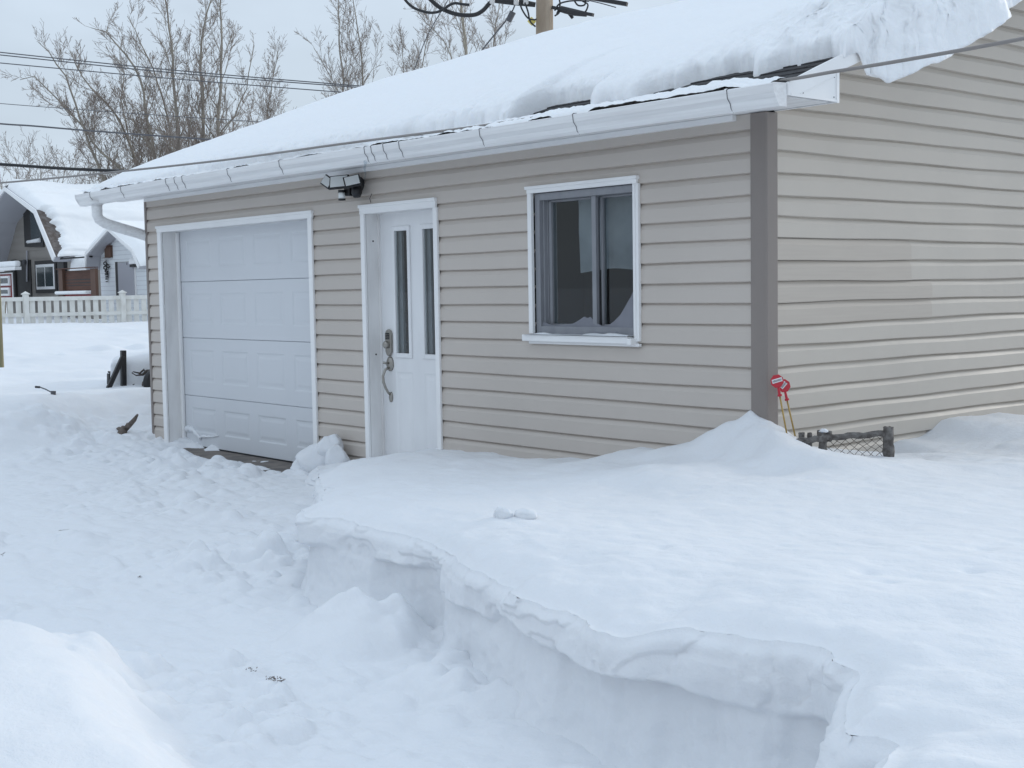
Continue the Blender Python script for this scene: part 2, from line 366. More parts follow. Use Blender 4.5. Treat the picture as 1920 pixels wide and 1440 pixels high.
LIP = bank_top(E2[:,0].copy(), E2[:,1].copy()) - .080 + 0.014*fbm(S*3, 0*S, 0, 2, 83) + .012*np.tanh(4*vn(S*2.4, 0*S, 0, 82))
NW = 70
rows = []
zb = -0.06
fade_in = sm(0.2, 2.5, S)
for k in range(NW):
    t = k/(NW-1); z = zb + (LIP-zb)*t; dz = LIP - z       # dz: below lip
    hl = 0.145 + 0.06*fbm(S*1.6, 0*S, 0, 3, 84) + 0.035*np.tanh(3*vn(S*2.8, 0*S, 0, 85))
    slab = sm(0.012, -0.012, dz-hl)                        # 1 in the wind slab, 0 below
    chunk = 0.5+0.5*vn(S*3.4, dz*7, 0, 86); block = np.round(2*vn(S*5.2+0.4*vn(S*9, dz*9, 0, 87), dz*9, 3, 88))/2
    o = edge_j*1.0 + slab*(0.026*chunk + 0.020*block + 0.002 + .050*sm(.05,.45,vn(S*1.15, 0*S, 0, 98))) - (1-slab)*0.012
    o += 0.020*fbm(S*3.2, dz*4, 0, 3, 89) + 0.006*vn(S*30, dz*2.2, 0, 90) + 0.006*vn(S*9, dz*1.6, 0, 92) + .011*np.tanh(5*vn(S*4.6+.25*dz, 0*S, 0, 99))*(1-slab) + .012*fbm(S*6, dz*9, 0, 3, 96)*(1-slab) + 0.006*fbm(S*20, dz*20, 0, 2, 93)
    o += 0.06*np.exp(-np.maximum(z, 0)/0.05)*(0.6+0.4*vn(S*6, 0*S, 0, 94))
    o -= (0.030+.015*vn(S*7, 0*S, 0, 97))*sm(0.05, 0.0, dz)**2
    o += 0.05*(1-t)
    rows.append(np.stack([E2[:,0]+NRM[:,0]*o, E2[:,1]+NRM[:,1]*o, z + 0.006*fbm(S*14, dz*14, 0, 2, 95)], 1))
NS = NRM.copy()
kk = 15; NS = np.stack([np.convolve(np.pad(NS[:,i], kk//2, 'edge'), np.ones(kk)/kk, 'valid') for i in (0,1)], 1); NS /= np.linalg.norm(NS, axis=1)[:,None]
lip = rows[-1].copy()
lip_poly = np.vstack([lip[::2,:2], lip[-1:,:2], np.array(back_pts)])
def top_surface(x, y, d):
    "d: distance inside the lip"
    z = bank_top(x, y)
    nl = np.exp(-np.maximum(d, 0)/0.16)
    z = z - .045*np.exp(-np.maximum(d, 0)/.10) - .035*np.exp(-np.maximum(d, 0)/.35)
    z += 0.014*fbm(x*2.2, y*2.2, 0, 3, 100) + 0.004*fbm(x*11, y*5, 0, 3, 101) + 0.022*fbm(x*5, y*5, 0, 4, 102)*nl
    pk = sm(0.05, 0.5, fbm(x*1.2, y*1.2, 0, 2, 105))
    z += (0.011*clods(x+9, y, 8, 104) + .006*clods(x, y, 19, 106))*pk*sm(2.2, -1.5, x-y*.5-1)*sm(.02,.3,d)
    z += .006*fbm(x*3+y*6, y*2-x*1, 0, 4, 107) + .0055*fbm(x*9+y*6, y*17-x*3, 0, 4, 108)
    for (dx_, dy_, r_, h_) in ((2.224,-2.216,.032,.014),(2.361,-2.31,.032,.018),(2.437,-1.981,.03,.016),(2.281,-1.627,.04,.012),(1.425,-2.28,.03,.012)):
        z = z - h_*np.exp(-((x-dx_)**2+(y-dy_)**2)/(r_*r_))
    return z
P = np.stack(rows, 0)
tx = np.array(axis([(-4.4,-1.0,.03),(-1.0,3.4,.0125),(3.4,9.6,.06)])); ty = np.array(axis([(-5.1,-4,.04),(-4.0,-1.6,.0125),(-1.6,1.2,.02),(1.2,5.7,.05)]))
TX, TY = np.meshgrid(tx, ty, indexing='ij')
coarse = np.vstack([ep, np.array(back_pts)])
dc = sdf_poly(TX, TY, coarse); nearm = np.abs(dc) < .32
D_ = dc.copy(); D_[nearm] = sdf_poly(TX[nearm], TY[nearm], lip_poly)
def nearest(px_, py_, poly3):
    "closest point of the lip line (x, y, z) for each query point"
    A = poly3[:-1]; Bv = poly3[1:]-A; q = (Bv[:,0]**2+Bv[:,1]**2)+1e-12
    out_ = np.empty((len(px_), 3))
    for i0 in range(0, len(px_), 1500):
        X1 = px_[i0:i0+1500,None]; Y1 = py_[i0:i0+1500,None]
        t = np.clip(((X1-A[:,0])*Bv[:,0]+(Y1-A[:,1])*Bv[:,1])/q, 0, 1)
        cx = A[:,0]+t*Bv[:,0]; cy = A[:,1]+t*Bv[:,1]; k_ = np.argmin((cx-X1)**2+(cy-Y1)**2, 1); r_ = np.arange(len(k_))
        out_[i0:i0+1500] = np.stack([cx[r_,k_], cy[r_,k_], A[k_,2]+t[r_,k_]*Bv[k_,2]], 1)
    return out_
TZ = top_surface(TX, TY, -D_)
band = (D_ < 0.02) & (D_ > -.13)
NP_ = nearest(TX[band], TY[band], lip)
wgt = np.exp(-(np.maximum(-D_[band], 0)/.035)**2) * (np.hypot(NP_[:,0]-TX[band], NP_[:,1]-TY[band]) < .2); TZ[band] = TZ[band]*(1-wgt) + NP_[:,2]*wgt
dback = np.minimum(9.6-TX, 5.7-TY); TZ -= .5*sm(.8, 0, dback)
keep = (D_ < -.003)
nI, nJ = TX.shape; idx = np.arange(nI*nJ).reshape(nI, nJ)
fm = keep[:-1,:-1] & keep[1:,:-1] & keep[1:,1:] & keep[:-1,1:]
Fq = np.stack([idx[:-1,:-1][fm], idx[1:,:-1][fm], idx[1:,1:][fm], idx[:-1,1:][fm]], 1)
cnt = np.zeros((nI, nJ), int)
cnt[:-1,:-1] += fm; cnt[1:,:-1] += fm; cnt[1:,1:] += fm; cnt[:-1,1:] += fm
full = np.zeros((nI, nJ, 3)); full[band] = NP_
bd = (cnt > 0) & (cnt < 4) & band & (np.hypot(full[...,0]-TX, full[...,1]-TY) < .08)      # rim of the sheet: pull it onto the lip line
TX = TX.copy(); TY = TY.copy(); TX[bd] = full[bd][:,0]; TY[bd] = full[bd][:,1]; TZ[bd] = full[bd][:,2]
V1 = np.stack([TX.ravel(), TY.ravel(), TZ.ravel()], 1)
used = np.zeros(nI*nJ, bool); used[Fq.ravel()] = True; remap = np.cumsum(used)-1; V1 = V1[used]; Fq = remap[Fq]
n2, m2 = P.shape[:2]; id2 = np.arange(n2*m2).reshape(n2, m2) + len(V1)
F2 = np.stack([id2[:-1,:-1].ravel(), id2[:-1,1:].ravel(), id2[1:,1:].ravel(), id2[1:,:-1].ravel()], 1)
Vb = np.vstack([V1, P.reshape(-1,3)]); Fb = np.vstack([Fq, F2])
me = bpy.data.meshes.new('snow_bank'); me.vertices.add(len(Vb)); me.vertices.foreach_set('co', Vb.ravel().astype(np.float32))
me.loops.add(Fb.size); me.loops.foreach_set('vertex_index', Fb.ravel().astype(np.int32))
me.polygons.add(len(Fb)); me.polygons.foreach_set('loop_start', np.arange(0, Fb.size, 4, dtype=np.int32)); me.polygons.foreach_set('use_smooth', np.ones(len(Fb), bool))
me.update(calc_edges=True); me.validate()
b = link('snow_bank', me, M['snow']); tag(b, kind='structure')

# ================================================================ THE GARAGE
XS = 0.085                     # plane of the gable wall
LX = -7.325                    # left end of the front wall
DEP = 7.32
ROW = 0.1163; Z0 = 1.416 - 14*ROW
G = thing('garage', 'beige vinyl-sided garage with snow-laden roof and white garage door', 'garage', (-3.6, 3.6, 0))
def siding(name, mat, parent, ulo, uhi, top, holes, place, seg=0.25, wav=0.0015, seed=0, zlo=-0.1, skip=None):
    """dutch-lap boards. place(u, z, off) -> xyz ; top(u) -> height ; holes: (u0,u1,z0,z1)"""
    mb = MB()
    us = sorted(set([ulo, uhi] + [h[0] for h in holes] + [h[1] for h in holes]))
    prof = [(0.0, -0.004), (0.004, 0.004), (0.0042, 0.0165), (0.008, 0.0185), (0.082, 0.0160), (0.094, 0.010), (0.106, 0.004), (ROW, -0.004)]
    for a, b in zip(us[:-1], us[1:]):
        n = max(1, int(math.ceil((b-a)/seg)))
        um = (a+b)/2
        hs = [h for h in holes if h[0] < um < h[1]]
        U = [a+(b-a)*i/n for i in range(n+1)]
        r0 = int((zlo-Z0)//ROW)
        for r in range(r0, r0+60):
            zb_ = Z0 + r*ROW
            if zb_ > max(top(u) for u in U): break
            # free z intervals of this row
            iv = [(zb_, zb_+ROW)]
            for h in hs:
                nv = []
                for (p, q) in iv:
                    if h[3] <= p or h[2] >= q: nv.append((p, q)); continue
                    if h[2] > p: nv.append((p, h[2]))
                    if h[3] < q: nv.append((h[3], q))
                iv = nv
            for (p, q) in iv:
                pr = []
                for (dz, off) in prof:
                    z = zb_+dz
                    if p-1e-6 <= z <= q+1e-6: pr.append((dz, off))
                def interp(z):
                    dz = z-zb_
                    for (d0, o0), (d1, o1) in zip(prof[:-1], prof[1:]):
                        if d0 <= dz <= d1: return (dz, o0+(o1-o0)*(dz-d0)/(d1-d0+1e-9))
                    return (dz, prof[-1][1])
                if not pr or pr[0][0] > p-zb_+1e-6: pr.insert(0, interp(p))
                if pr[-1][0] < q-zb_-1e-6: pr.append(interp(q))
                n0 = len(mb.v); m = len(pr)
                for u in U:
                    def wz(rr): return wav*2.2*math.sin(u*1.7+rr*2.1+seed) + wav*math.sin(u*5.3+rr*1.3+seed*3)
                    w0 = wz(r); w1 = wz(r+1)
                    T_ = top(u)
                    for (dz, off) in pr:
                        fr = dz/ROW
                        z = zb_+dz + w0*(1-fr)+w1*fr
                        oo = off + (wav*1.2*math.sin(u*3.1+r*1.9+seed) if 0 < dz < ROW-0.001 else 0)
                        mb.v.append(place(u, min(z, T_), oo))
                for i in range(n):
                    if min(top(U[i]), top(U[i+1])) < zb_: 
                        if max(top(U[i]), top(U[i+1])) < zb_: continue
                    for j in range(m-1):
                        a0 = n0+i*m+j; mb.f.append((a0, a0+m, a0+m+1, a0+1))
    return mb.build(name, mat, parent, fix=False)
holes = [(-7.00,-4.43,-0.3,2.0), (-3.645,-2.80,-0.3,1.99), (-1.765,-0.862,1.10,2.005)]
siding('front_wall', M['siding'], G, LX, 0.0, lambda u: 2.318, holes, lambda u, z, o: (u, -o, z), seg=0.3, wav=0.0009, seed=1)
roofz = lambda y: 2.40 + 0.375*(y+0.30) if y < 3.66 else 2.40+0.375*(3.96) - 0.375*(y-3.66)
siding('gable_wall', M['side_siding'], G, 0.062, DEP, lambda u: roofz(u)-0.054 if u > .05 else 2.318, [], lambda u, z, o: (XS+o, u, z), seg=0.16, wav=0.0019, seed=4)
siding('left_wall', M['siding'], G, 0.0, DEP, lambda u: roofz(u)-0.03, [], lambda u, z, o: (LX-o, u, z), seg=0.5, seed=7)
siding('rear_wall', M['siding'], G, LX, XS, lambda u: 2.318, [], lambda u, z, o: (u, DEP+o, z), seg=0.5, seed=9)
# newer replacement boards on the gable wall (pinker, end joints showing)
def board(z0r, y0, y1, mat=None, rows_=1):
    mb = MB()
    for r in range(z0r, z0r+rows_):
        zb_ = Z0 + r*ROW
        prof = [(0.004, 0.004),(0.0025, 0.0195),(0.008,0.0208),(0.082,0.0184),(0.094,0.0125),(0.106,0.0065),(ROW-0.002,0.0030)]
        n = 14
        n0 = len(mb.v)
        for i in range(n+1):
            y = y0+(y1-y0)*i/n
            for dz, off in prof:
                def wz(rr): return 0.0019*2.2*math.sin(y*1.7+rr*2.1+4) + 0.0019*math.sin(y*5.3+rr*1.3+12)
                mb.v.append((XS+off+0.0023*math.sin(y*3.1+r*1.9+4), y, zb_+dz+wz(r)*(1-dz/ROW)+wz(r+1)*dz/ROW))
        m = len(prof)
        for i in range(n):
            for j in range(m-1):
                a0 = n0+i*m+j; mb.f.append((a0, a0+m, a0+m+1, a0+1))
        mb.f.append(tuple(n0+n*m+j for j in range(m)))
    o = mb.build('siding_board', mat or M['pink_siding'], G, fix=False); o['label'] = 'newer pinkish replacement siding board'; return o
board(14, 0.07, 1.36, rows_=2)
board(12, 0.07, 1.585, rows_=2)
# corner posts
def post(name, pts): return MB().prism(pts, 2, -0.1, 2.315).build(name, M['post'], G, bevel=0.004)
post('corner_post', [(0.0,-0.026),(0.100,-0.026),(0.110,-0.020),(0.110,0.070),(0.02,0.07),(0.0,0.07)])
MB().box(-7.352,-7.312,-0.024,0.04,-0.1,2.315).build('corner_post', M['post'], G, bevel=0.004)
# garage door, sunk 0.14 behind the wall: four sections with pressed panels
GD = MB()
yd = 0.14
def panel_face(mb, x0, x1, z0, z1, y, cells, dpt=0.0045):
    "flat sheet with raised-and-sunk cells; cells: list (x0,x1,z0,z1)"
    xsx = sorted(set([x0, x1] + [c[0] for c in cells] + [c[1] for c in cells]))
    zsx = sorted(set([z0, z1] + [c[2] for c in cells] + [c[3] for c in cells]))
    for a, b in zip(xsx[:-1], xsx[1:]):
        for c, d in zip(zsx[:-1], zsx[1:]):
            hit = [q for q in cells if q[0]-1e-6 <= a and b <= q[1]+1e-6 and q[2]-1e-6 <= c and d <= q[3]+1e-6]
            if not hit: mb.quad((a,y,c),(b,y,c),(b,y,d),(a,y,d))
    for (a, b, c, d) in cells:
        rings = [(0, 0), (0.014, dpt), (0.030, dpt*1.05), (0.052, dpt*.35), (0.056, dpt*.3)]
        prev = None
        for ins, dep in rings:
            r = [(a+ins,y+dep,c+ins),(b-ins,y+dep,c+ins),(b-ins,y+dep,d-ins),(a+ins,y+dep,d-ins)]
            if prev:
                for i in range(4): mb.quad(prev[i], prev[(i+1)%4], r[(i+1)%4], r[i])
            prev = r
        mb.quad(*prev)
zsec = [-0.025, 0.448, 0.992, 1.517, 2.02]
cw = 0.475
for i in range(4):
    z0, z1 = zsec[i]+0.004, zsec[i+1]-0.004
    cells = []
    for k in range(4):
        cx0 = -6.83 + k*0.62
        cells.append((cx0, cx0+0.47, z0+0.125, z1-0.105))
    panel_face(GD, -7.0, -4.40, z0, z1, yd, cells)
    GD.quad((-7.0,yd,z1),(-4.4,yd,z1),(-4.4,yd+.012,z1+.004),(-7.0,yd+.012,z1+.004))
    GD.quad((-7.0,yd,z0),(-4.4,yd,z0),(-4.4,yd+.012,z0-.004),(-7.0,yd+.012,z0-.004))
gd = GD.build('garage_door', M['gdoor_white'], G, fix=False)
MB().box(-7.0,-4.4,yd-.002,yd+.03,-.05,-0.022).build('rubber_seal', M['black'], gd)
# strip of wind-blown snow stuck on the lowest panel
mbs = MB(); pts = []; rad = []
for i in range(22):
    t = i/21; x = -6.93+0.62*t; z = 0.125 - 0.012*math.sin(t*4) - 0.05*t*(1-t)*2 + (0.028*math.sin(t*math.pi*3) if t < .45 else 0) - .03*t
    pts.append((x, yd-0.004, z)); rad.append(max(.003, (0.026*(1-t)**1.5+0.005)*(1+0.35*math.sin(i*2.3))))
mbs.tube(pts, rad, 8).build('stuck_snow', M['snow'], gd, smooth=True)
gf = MB()
gf.box(-7.02,-7.0,-0.012,0.22,-0.05,2.0)           # left reveal
gf.box(-4.43,-4.41,-0.012,0.22,-0.05,2.0)
gf.box(-7.02,-4.41,-0.012,0.22,1.988,2.008)
fr_ = gf.build('door_frame', M['jamb'], G)
tr = MB(); tr.box(-7.075,-7.002,-0.034,-0.014,-0.05,1.985); tr.box(-4.428,-4.370,-0.034,-0.014,-0.05,1.985)
tr.box(-7.085,-4.362,-0.034,-0.014,1.985,2.036); tr.box(-7.090,-4.357,-0.044,-0.012,2.022,2.044)
tr.box(-7.0,-6.955,0.112,0.136,-0.05,1.985)
tr.build('door_trim', M['white'], fr_, bevel=0.003)
# entry door, sunk 0.10
yd2 = 0.10
ED = MB()
glx = [(-3.468,-3.243), (-3.118,-2.893)]
cells = []
for (a, b) in glx: cells.append((a-0.02+0.03, b+0.02-0.03, 0.16, 0.80))
panel_face(ED, -3.625, -2.80, -0.04, 0.90, yd2, cells)
for (a, b) in [(-3.625,-3.468),(-3.243,-3.118),(-2.893,-2.80)]: ED.quad((a,yd2,.90),(b,yd2,.90),(b,yd2,1.99),(a,yd2,1.99))
for (a, b) in glx:
    ED.quad((a,yd2,1.875),(b,yd2,1.875),(b,yd2,1.99),(a,yd2,1.99))
    ED.quad((a,yd2,.90),(b,yd2,.90),(b,yd2,.905),(a,yd2,.905))
ed = ED.build('entry_door', M['door_white'], G, fix=False)
for (a, b) in glx:
    f = MB()
    z0, z1 = .905, 1.875; w = .034
    f.box(a, a+w, yd2-.012, yd2+.02, z0, z1); f.box(b-w, b, yd2-.012, yd2+.02, z0, z1)
    f.box(a+w, b-w, yd2-.012, yd2+.02, z0, z0+w); f.box(a+w, b-w, yd2-.012, yd2+.02, z1-w, z1)
    f.build('glazing_frame', M['door_white'], ed, bevel=0.004)
    MB().box(a+w-.002, b-w+.002, yd2+.004, yd2+.008, z0+w-.002, z1-w+.002).build('glass_pane', M['glass'], ed)
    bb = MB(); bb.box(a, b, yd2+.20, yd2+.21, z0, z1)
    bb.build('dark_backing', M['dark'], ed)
    cu = MB(); cu.box(a+.02, a+.075, yd2+.03, yd2+.05, z0, z1); cu.build('inner_sash', M['grey_frame'], ed)
# keypad lock and grip handle
lk = MB(); lx = -3.525
outl = [(-.033,-.075),(-.018,-.098),(0,-.108),(.018,-.098),(.033,-.075),(.036,-.03),(.036,.06),(.022,.085),(0,.095),(-.022,.085),(-.036,.06),(-.036,-.03)]
lk.prism([(lx+p[0], 1.02+p[1]) for p in outl], 1, yd2-.024, yd2)
l_ = lk.build('keypad_lock', M['nickel'], ed, bevel=0.004)
kn = MB(); kn.tube([(lx,yd2-.02,1.0),(lx,yd2-.05,1.0),(lx,yd2-.06,1.0)], [.026,.028,.016], 20).build('turn_knob', M['nickel'], l_, smooth=False, bevel=0.003)
kb = MB()
for i in range(4): kb.box(lx-.022, lx+.022, yd2-.030, yd2-.022, 1.040+i*.013, 1.049+i*.013)
kb.build('buttons', M['black'], l_)
hd = MB()
hd.tube([(lx,yd2,.855),(lx,yd2-.012,.855),(lx,yd2-.02,.855)], [.041,.040,.030], 24)
hd.v = [(v[0], v[1], .855+(v[2]-.855)*1.35) for v in hd.v]
hp = [(lx,yd2-.012,.83),(lx-.004,yd2-.05,.812),(lx-.008,yd2-.068,.765),(lx-.006,yd2-.066,.72),(lx-.002,yd2-.05,.675),(lx,yd2-.03,.64),(lx,yd2-.012,.625)]
hd.tube(hp, [.011,.010,.010,.011,.010,.009,.009], 10)
n0 = len(hd.v); hd.tube([(lx,yd2,.605),(lx,yd2-.010,.605),(lx,yd2-.014,.605)], [.021,.020,.012], 16)
hd.v[n0:] = [(v[0], v[1], .605+(v[2]-.605)*1.9) for v in hd.v[n0:]]
hd.tube([(lx-.002,yd2-.02,.862),(lx-.004,yd2-.046,.862),(lx-.012,yd2-.060,.866)], [.008,.008,.010], 8)
hd.build('door_handle', M['nickel'], ed, smooth=True)
ef = MB(); ef.box(-3.66,-3.64,-0.012,0.15,-0.05,1.985); ef.box(-2.80,-2.785,-0.012,0.15,-0.05,1.985); ef.box(-3.66,-2.785,-0.012,0.15,1.975,1.995)
ef.box(-3.64,-3.622,yd2-.012,yd2+.03,-.05,1.975)
e_ = ef.build('door_frame', M['jamb'], G)
tr = MB(); tr.box(-3.692,-3.642,-0.034,-0.014,-0.05,1.975); tr.box(-2.798,-2.752,-0.034,-0.014,-0.05,1.975)
tr.box(-3.700,-2.765,-0.034,-0.014,1.975,2.026); tr.box(-3.705,-2.762,-0.044,-0.012,2.020,2.044); tr.box(-2.812,-2.80,-0.02,0.09,-0.05,1.975)
tr.build('door_trim', M['white'], e_, bevel=0.003)
for (yy, zz) in ((.045,1.775),(.048,.925)):
    sc_ = MB(); sc_.tube([(-3.6395,yy,zz),(-3.6375,yy,zz)], [.007,.006], 8); sc_.build('screw_hole', M['black'], e_)
# window
wf = MB()
X0, X1, ZB, ZT = -1.760, -0.866, 1.105, 2.003
wf.box(X0, X0+.045, -.006, .11, ZB, ZT); wf.box(X1-.030, X1, -.006, .11, ZB, ZT)
wf.box(X0+.045, X1-.030, -.006, .11, ZT-.045, ZT); wf.box(X0+.045, X1-.030, -.006, .11, ZB, ZB+.055)
wf.box(X0+.045, X0+.058, .02, .11, ZB+.055, ZT-.045); wf.box(X0+.058, X0+.066, .045, .11, ZB+.055, ZT-.045)
WF = wf.build('window_frame', M['grey_frame'], G, bevel=0.003)
ws = MB()
ws.box(X0+.070, X0+.094, .050, .10, ZB+.06, ZT-.05); ws.box(-1.258,-1.222, .010, .034, ZB+.055, ZT-.045); ws.box(-1.222,-1.205, .052, .085, ZB+.06, ZT-.05)
ws.box(-1.272,-1.260, .052, .085, ZB+.06, ZT-.05); ws.box(X0+.094,-1.272,.052,.085,ZB+.056,ZB+.070); ws.box(-1.205,X1-.03,.052,.085,ZB+.056,ZB+.070)
ws.box(X0+.094,-1.272,.052,.085,ZT-.058,ZT-.046); ws.box(-1.205,X1-.03,.052,.085,ZT-.058,ZT-.046)
ws.build('sash', M['grey_frame'], WF, bevel=0.002)
MB().box(X0+.09, -1.262, .066, .070, ZB+.07, ZT-.06).build('glass_pane', M['glass'], WF)
MB().box(-1.215, X1-.028, .066, .070, ZB+.07, ZT-.06).build('glass_pane', M['glass'], WF)
# curtain and dim room
nx, nz = 60, 20
cx = np.linspace(-1.52, -0.80, nx); cz = np.linspace(0, 1, nz)
CX, CZ = np.meshgrid(cx, cz, indexing='ij')
bot = 1.505 + 0.012*np.sin(CX*9) + 0.02*(CX+1.52)*0
zz_ = bot + (2.03-bot)*CZ
yy_ = 0.16 + 0.008*np.sin(CX*23 + CZ*2) + 0.010*fbm(CX*4, CZ*2, 0, 3, 120)
grid('curtain', np.stack([CX, yy_, zz_], 2), M['curtain'], WF, flip=True)
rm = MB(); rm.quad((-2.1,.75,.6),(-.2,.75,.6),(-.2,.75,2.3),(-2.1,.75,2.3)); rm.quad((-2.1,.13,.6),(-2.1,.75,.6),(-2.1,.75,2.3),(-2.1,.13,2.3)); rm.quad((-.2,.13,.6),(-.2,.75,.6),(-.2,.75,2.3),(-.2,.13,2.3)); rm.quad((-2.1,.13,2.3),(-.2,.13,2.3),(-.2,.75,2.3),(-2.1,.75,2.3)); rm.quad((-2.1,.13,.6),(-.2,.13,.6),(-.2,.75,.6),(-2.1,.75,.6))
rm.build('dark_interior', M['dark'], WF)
sp = [(-1.715,1.188),(-1.66,1.172),(-1.60,1.164),(-1.53,1.170),(-1.452,1.178),(-1.40,1.196),(-1.335,1.224),(-1.31,1.214),(-1.284,1.222),(-1.262,1.205),(-1.225,1.182),(-1.17,1.166),(-1.12,1.172),(-1.075,1.195),(-1.03,1.228),(-1.008,1.251),(-.97,1.30),(-.935,1.345),(-.905,1.405),(-.887,1.43)]
cols = 90; sx = np.linspace(-1.715, -.885, cols)
stp = np.interp(sx, [p[0] for p in sp], [p[1] for p in sp]); sbt = np.full(cols, 1.125)
Tt = np.linspace(0, 1, 16)
PX = np.repeat(sx[:,None], 16, 1); PZ = sbt[:,None] + (stp-sbt)[:,None]*Tt[None,:]
PY = -0.004 + 0.014*fbm(PX*6, PZ*5, 0, 3, 130) + 0.02*Tt[None,:]
grid('torn_screen', np.stack([PX, PY, PZ], 2), M['screen'], WF, flip=True)
wt = MB()
wt.box(-1.800,-1.762,-.036,-.012,1.112,2.005); wt.box(-.868,-.822,-.036,-.012,1.08,2.005)
wt.box(-1.805,-.835,-.036,-.012,2.005,2.036); wt.box(-1.812,-.826,-.048,-.010,2.030,2.050); wt.box(-.852,-.842,-.044,-.030,1.09,2.0)
wt.build('window_trim', M['white'], WF, bevel=0.003)
sl = MB(); sl.box(-1.826,-.880,-.075,.0,1.066,1.108); sl.box(-1.80,-.822,-.040,-.012,1.048,1.066); sl.box(-.880,-.845,-.085,-.01,1.060,1.098)
SL = sl.build('window_sill', M['white'], WF, bevel=0.004)
ux = np.linspace(-1.80, -.87, 120); vv = np.linspace(0, 1, 14)
UX, VV = np.meshgrid(ux, vv, indexing='ij')
hh = 0.004 + 0.022*np.clip(0.4+fbm(UX*5, VV*1.0, 0, 3, 133), 0, 1)*np.sin(np.clip(VV,0,1)*math.pi)**.6
hh = hh*sm(-1.8,-1.66,UX)
grid('sill_snow', np.stack([UX, -.088+.086*VV, 1.107+hh], 2), M['snow'], SL)

# roof: deck with shingles, fascia, soffit, gutter, snow
XR0, XR1 = -7.86, 0.48
rd = MB()
rd.prism([(-.36, roofz(-.36)),(3.66, roofz(3.66)),(DEP+.36, roofz(DEP+.36)),(DEP+.36, roofz(DEP+.36)-.03),(3.66, roofz(3.66)-.03),(-.36, roofz(-.36)-.03)], 0, XR0, XR1)
RF = rd.build('roof', M['shingle'], G)
# shingle courses at the bare strip
shg = MB()
for k in range(5):
    y0 = -.36+k*.105
    x = XR0
    while x < XR1:
        w = 0.2+0.14*random.random(); x2 = min(x+w, XR1)
        t = 0.006+0.004*random.random()
        shg.prism([(y0, roofz(y0)+.002),(y0, roofz(y0)+t+.002),(y0+.11, roofz(y0+.11)+.0035),(y0+.11, roofz(y0+.11)+.002)], 0, x+.003, x2)
        x = x2
shg.build('shingles', M['shingle'], RF)
fs = MB()
fs.box(XR0, XR1-.002, -.345, -.325, 2.318, 2.362)
for xa in (XR1, XR0-.02):
    fs.prism([(-.345, 2.325),(.06,2.335),(.06,roofz(.06)-.062),(3.66,roofz(3.66)-.062),(3.66,roofz(3.66)+.03),(.15,roofz(.15)+.018),(-.1,roofz(-.1)+.014),(-.345,roofz(-.345)+.006)], 0, xa, xa+.018)
    fs.prism([(3.66,roofz(3.66)-.062),(DEP+.345,roofz(DEP+.345)-.062),(DEP+.345,roofz(DEP+.345)+.02),(3.66,roofz(3.66)+.05)], 0, xa, xa+.018)
FS = fs.build('fascia', M['white'], RF, bevel=0.002)
bx = MB()
bx.box(XR1+.018, XR1+.024, -.33, .055, 2.322, 2.334); bx.box(XR1+.018, XR1+.026, .043, .062, 2.318, roofz(.05)-.06)
bx.beam((XR1+.0195,-.25,2.34),(XR1+.0195,.035,2.45), .003, .003)
bx.box(XS+.02, XR1+.018, .044, .062, 2.32, roofz(.05)-.05)
bx.build('eave_box', M['white'], RF)
for (y, z) in ((-.23,2.345),(.025,2.345),(.028,2.445),(-.14,2.435)):
    nb = MB(); nb.tube([(XR1+.018,y,z),(XR1+.021,y,z)], [.0035,.003], 6); nb.build('nail', M['wire'], FS)
seam = MB(); seam.beam((XR1+.0185,.665,roofz(.665)-.062),(XR1+.0185,.675,roofz(.675)+.03),.002,.004); seam.build('fascia_seam', M['black'], FS)
sf = MB(); sf.box(XR0, XR1, -.326, .0-.0, 2.318, 2.324)
sf.prism([(.06,roofz(.06)-.058),(3.66,roofz(3.66)-.058),(3.66,roofz(3.66)-.05),(.06,roofz(.06)-.05)], 0, XS+.01, XR1)
sf.prism([(.06,roofz(.06)-.058),(3.66,roofz(3.66)-.058),(3.66,roofz(3.66)-.05),(.06,roofz(.06)-.05)], 0, XR0, LX-.01)
sf.build('soffit', M['gutter'], RF)
ft = MB(); ft.box(LX+.03, -.10, -.05, -.016, 2.285, 2.317); ft.build('frieze_strip', M['white'], RF, bevel=.002)
# gutter (K profile), hangers
GX0, GX1 = -7.94, 0.485
gp = [(-.348,2.392),(-.348,2.298),(-.405,2.298),(-.418,2.312),(-.424,2.332),(-.446,2.352),(-.452,2.384),(-.445,2.388),(-.440,2.384),(-.438,2.356),(-.416,2.336),(-.410,2.316),(-.402,2.305),(-.354,2.305),(-.354,2.392)]
gp = [(a_, 2.392-(2.392-b_)*1.24) for a_, b_ in gp]
def sag(x): return 0.006*math.sin((x+7.9)*0.55) - 0.006*sm(-6.3,-7.9,np.array(x)) 
gt = MB(); n = 60
rings = []
for i in range(n+1):
    x = GX0+(GX1-GX0)*i/n; n0 = len(gt.v)
    gt.v += [(x, p[0]+0.003*math.sin(x*2.3), p[1]+float(sag(x))) for p in gp]; rings.append(n0)
for i in range(n):
    a, b = rings[i], rings[i+1]; m = len(gp)
    for j in range(m): gt.f.append((a+j, b+j, b+(j+1)%m, a+(j+1)%m))
gt.f.append(tuple(rings[0]+j for j in range(len(gp)))); gt.f.append(tuple(rings[-1]+j for j in range(len(gp))))
cap = [(a_, 2.392-(2.392-b_)*1.24) for a_, b_ in [(-.348,2.392),(-.348,2.298),(-.405,2.298),(-.424,2.320),(-.448,2.352),(-.455,2.388)]]
gt.prism([(p[0]*1.0, p[1]+float(sag(GX1))) for p in cap], 0, GX1-.002, GX1+.004)
gt.prism([(p[0]*1.0, p[1]+float(sag(GX0))) for p in cap], 0, GX0-.004, GX0+.002)
GU = gt.build('gutter', M['gutter'], G)
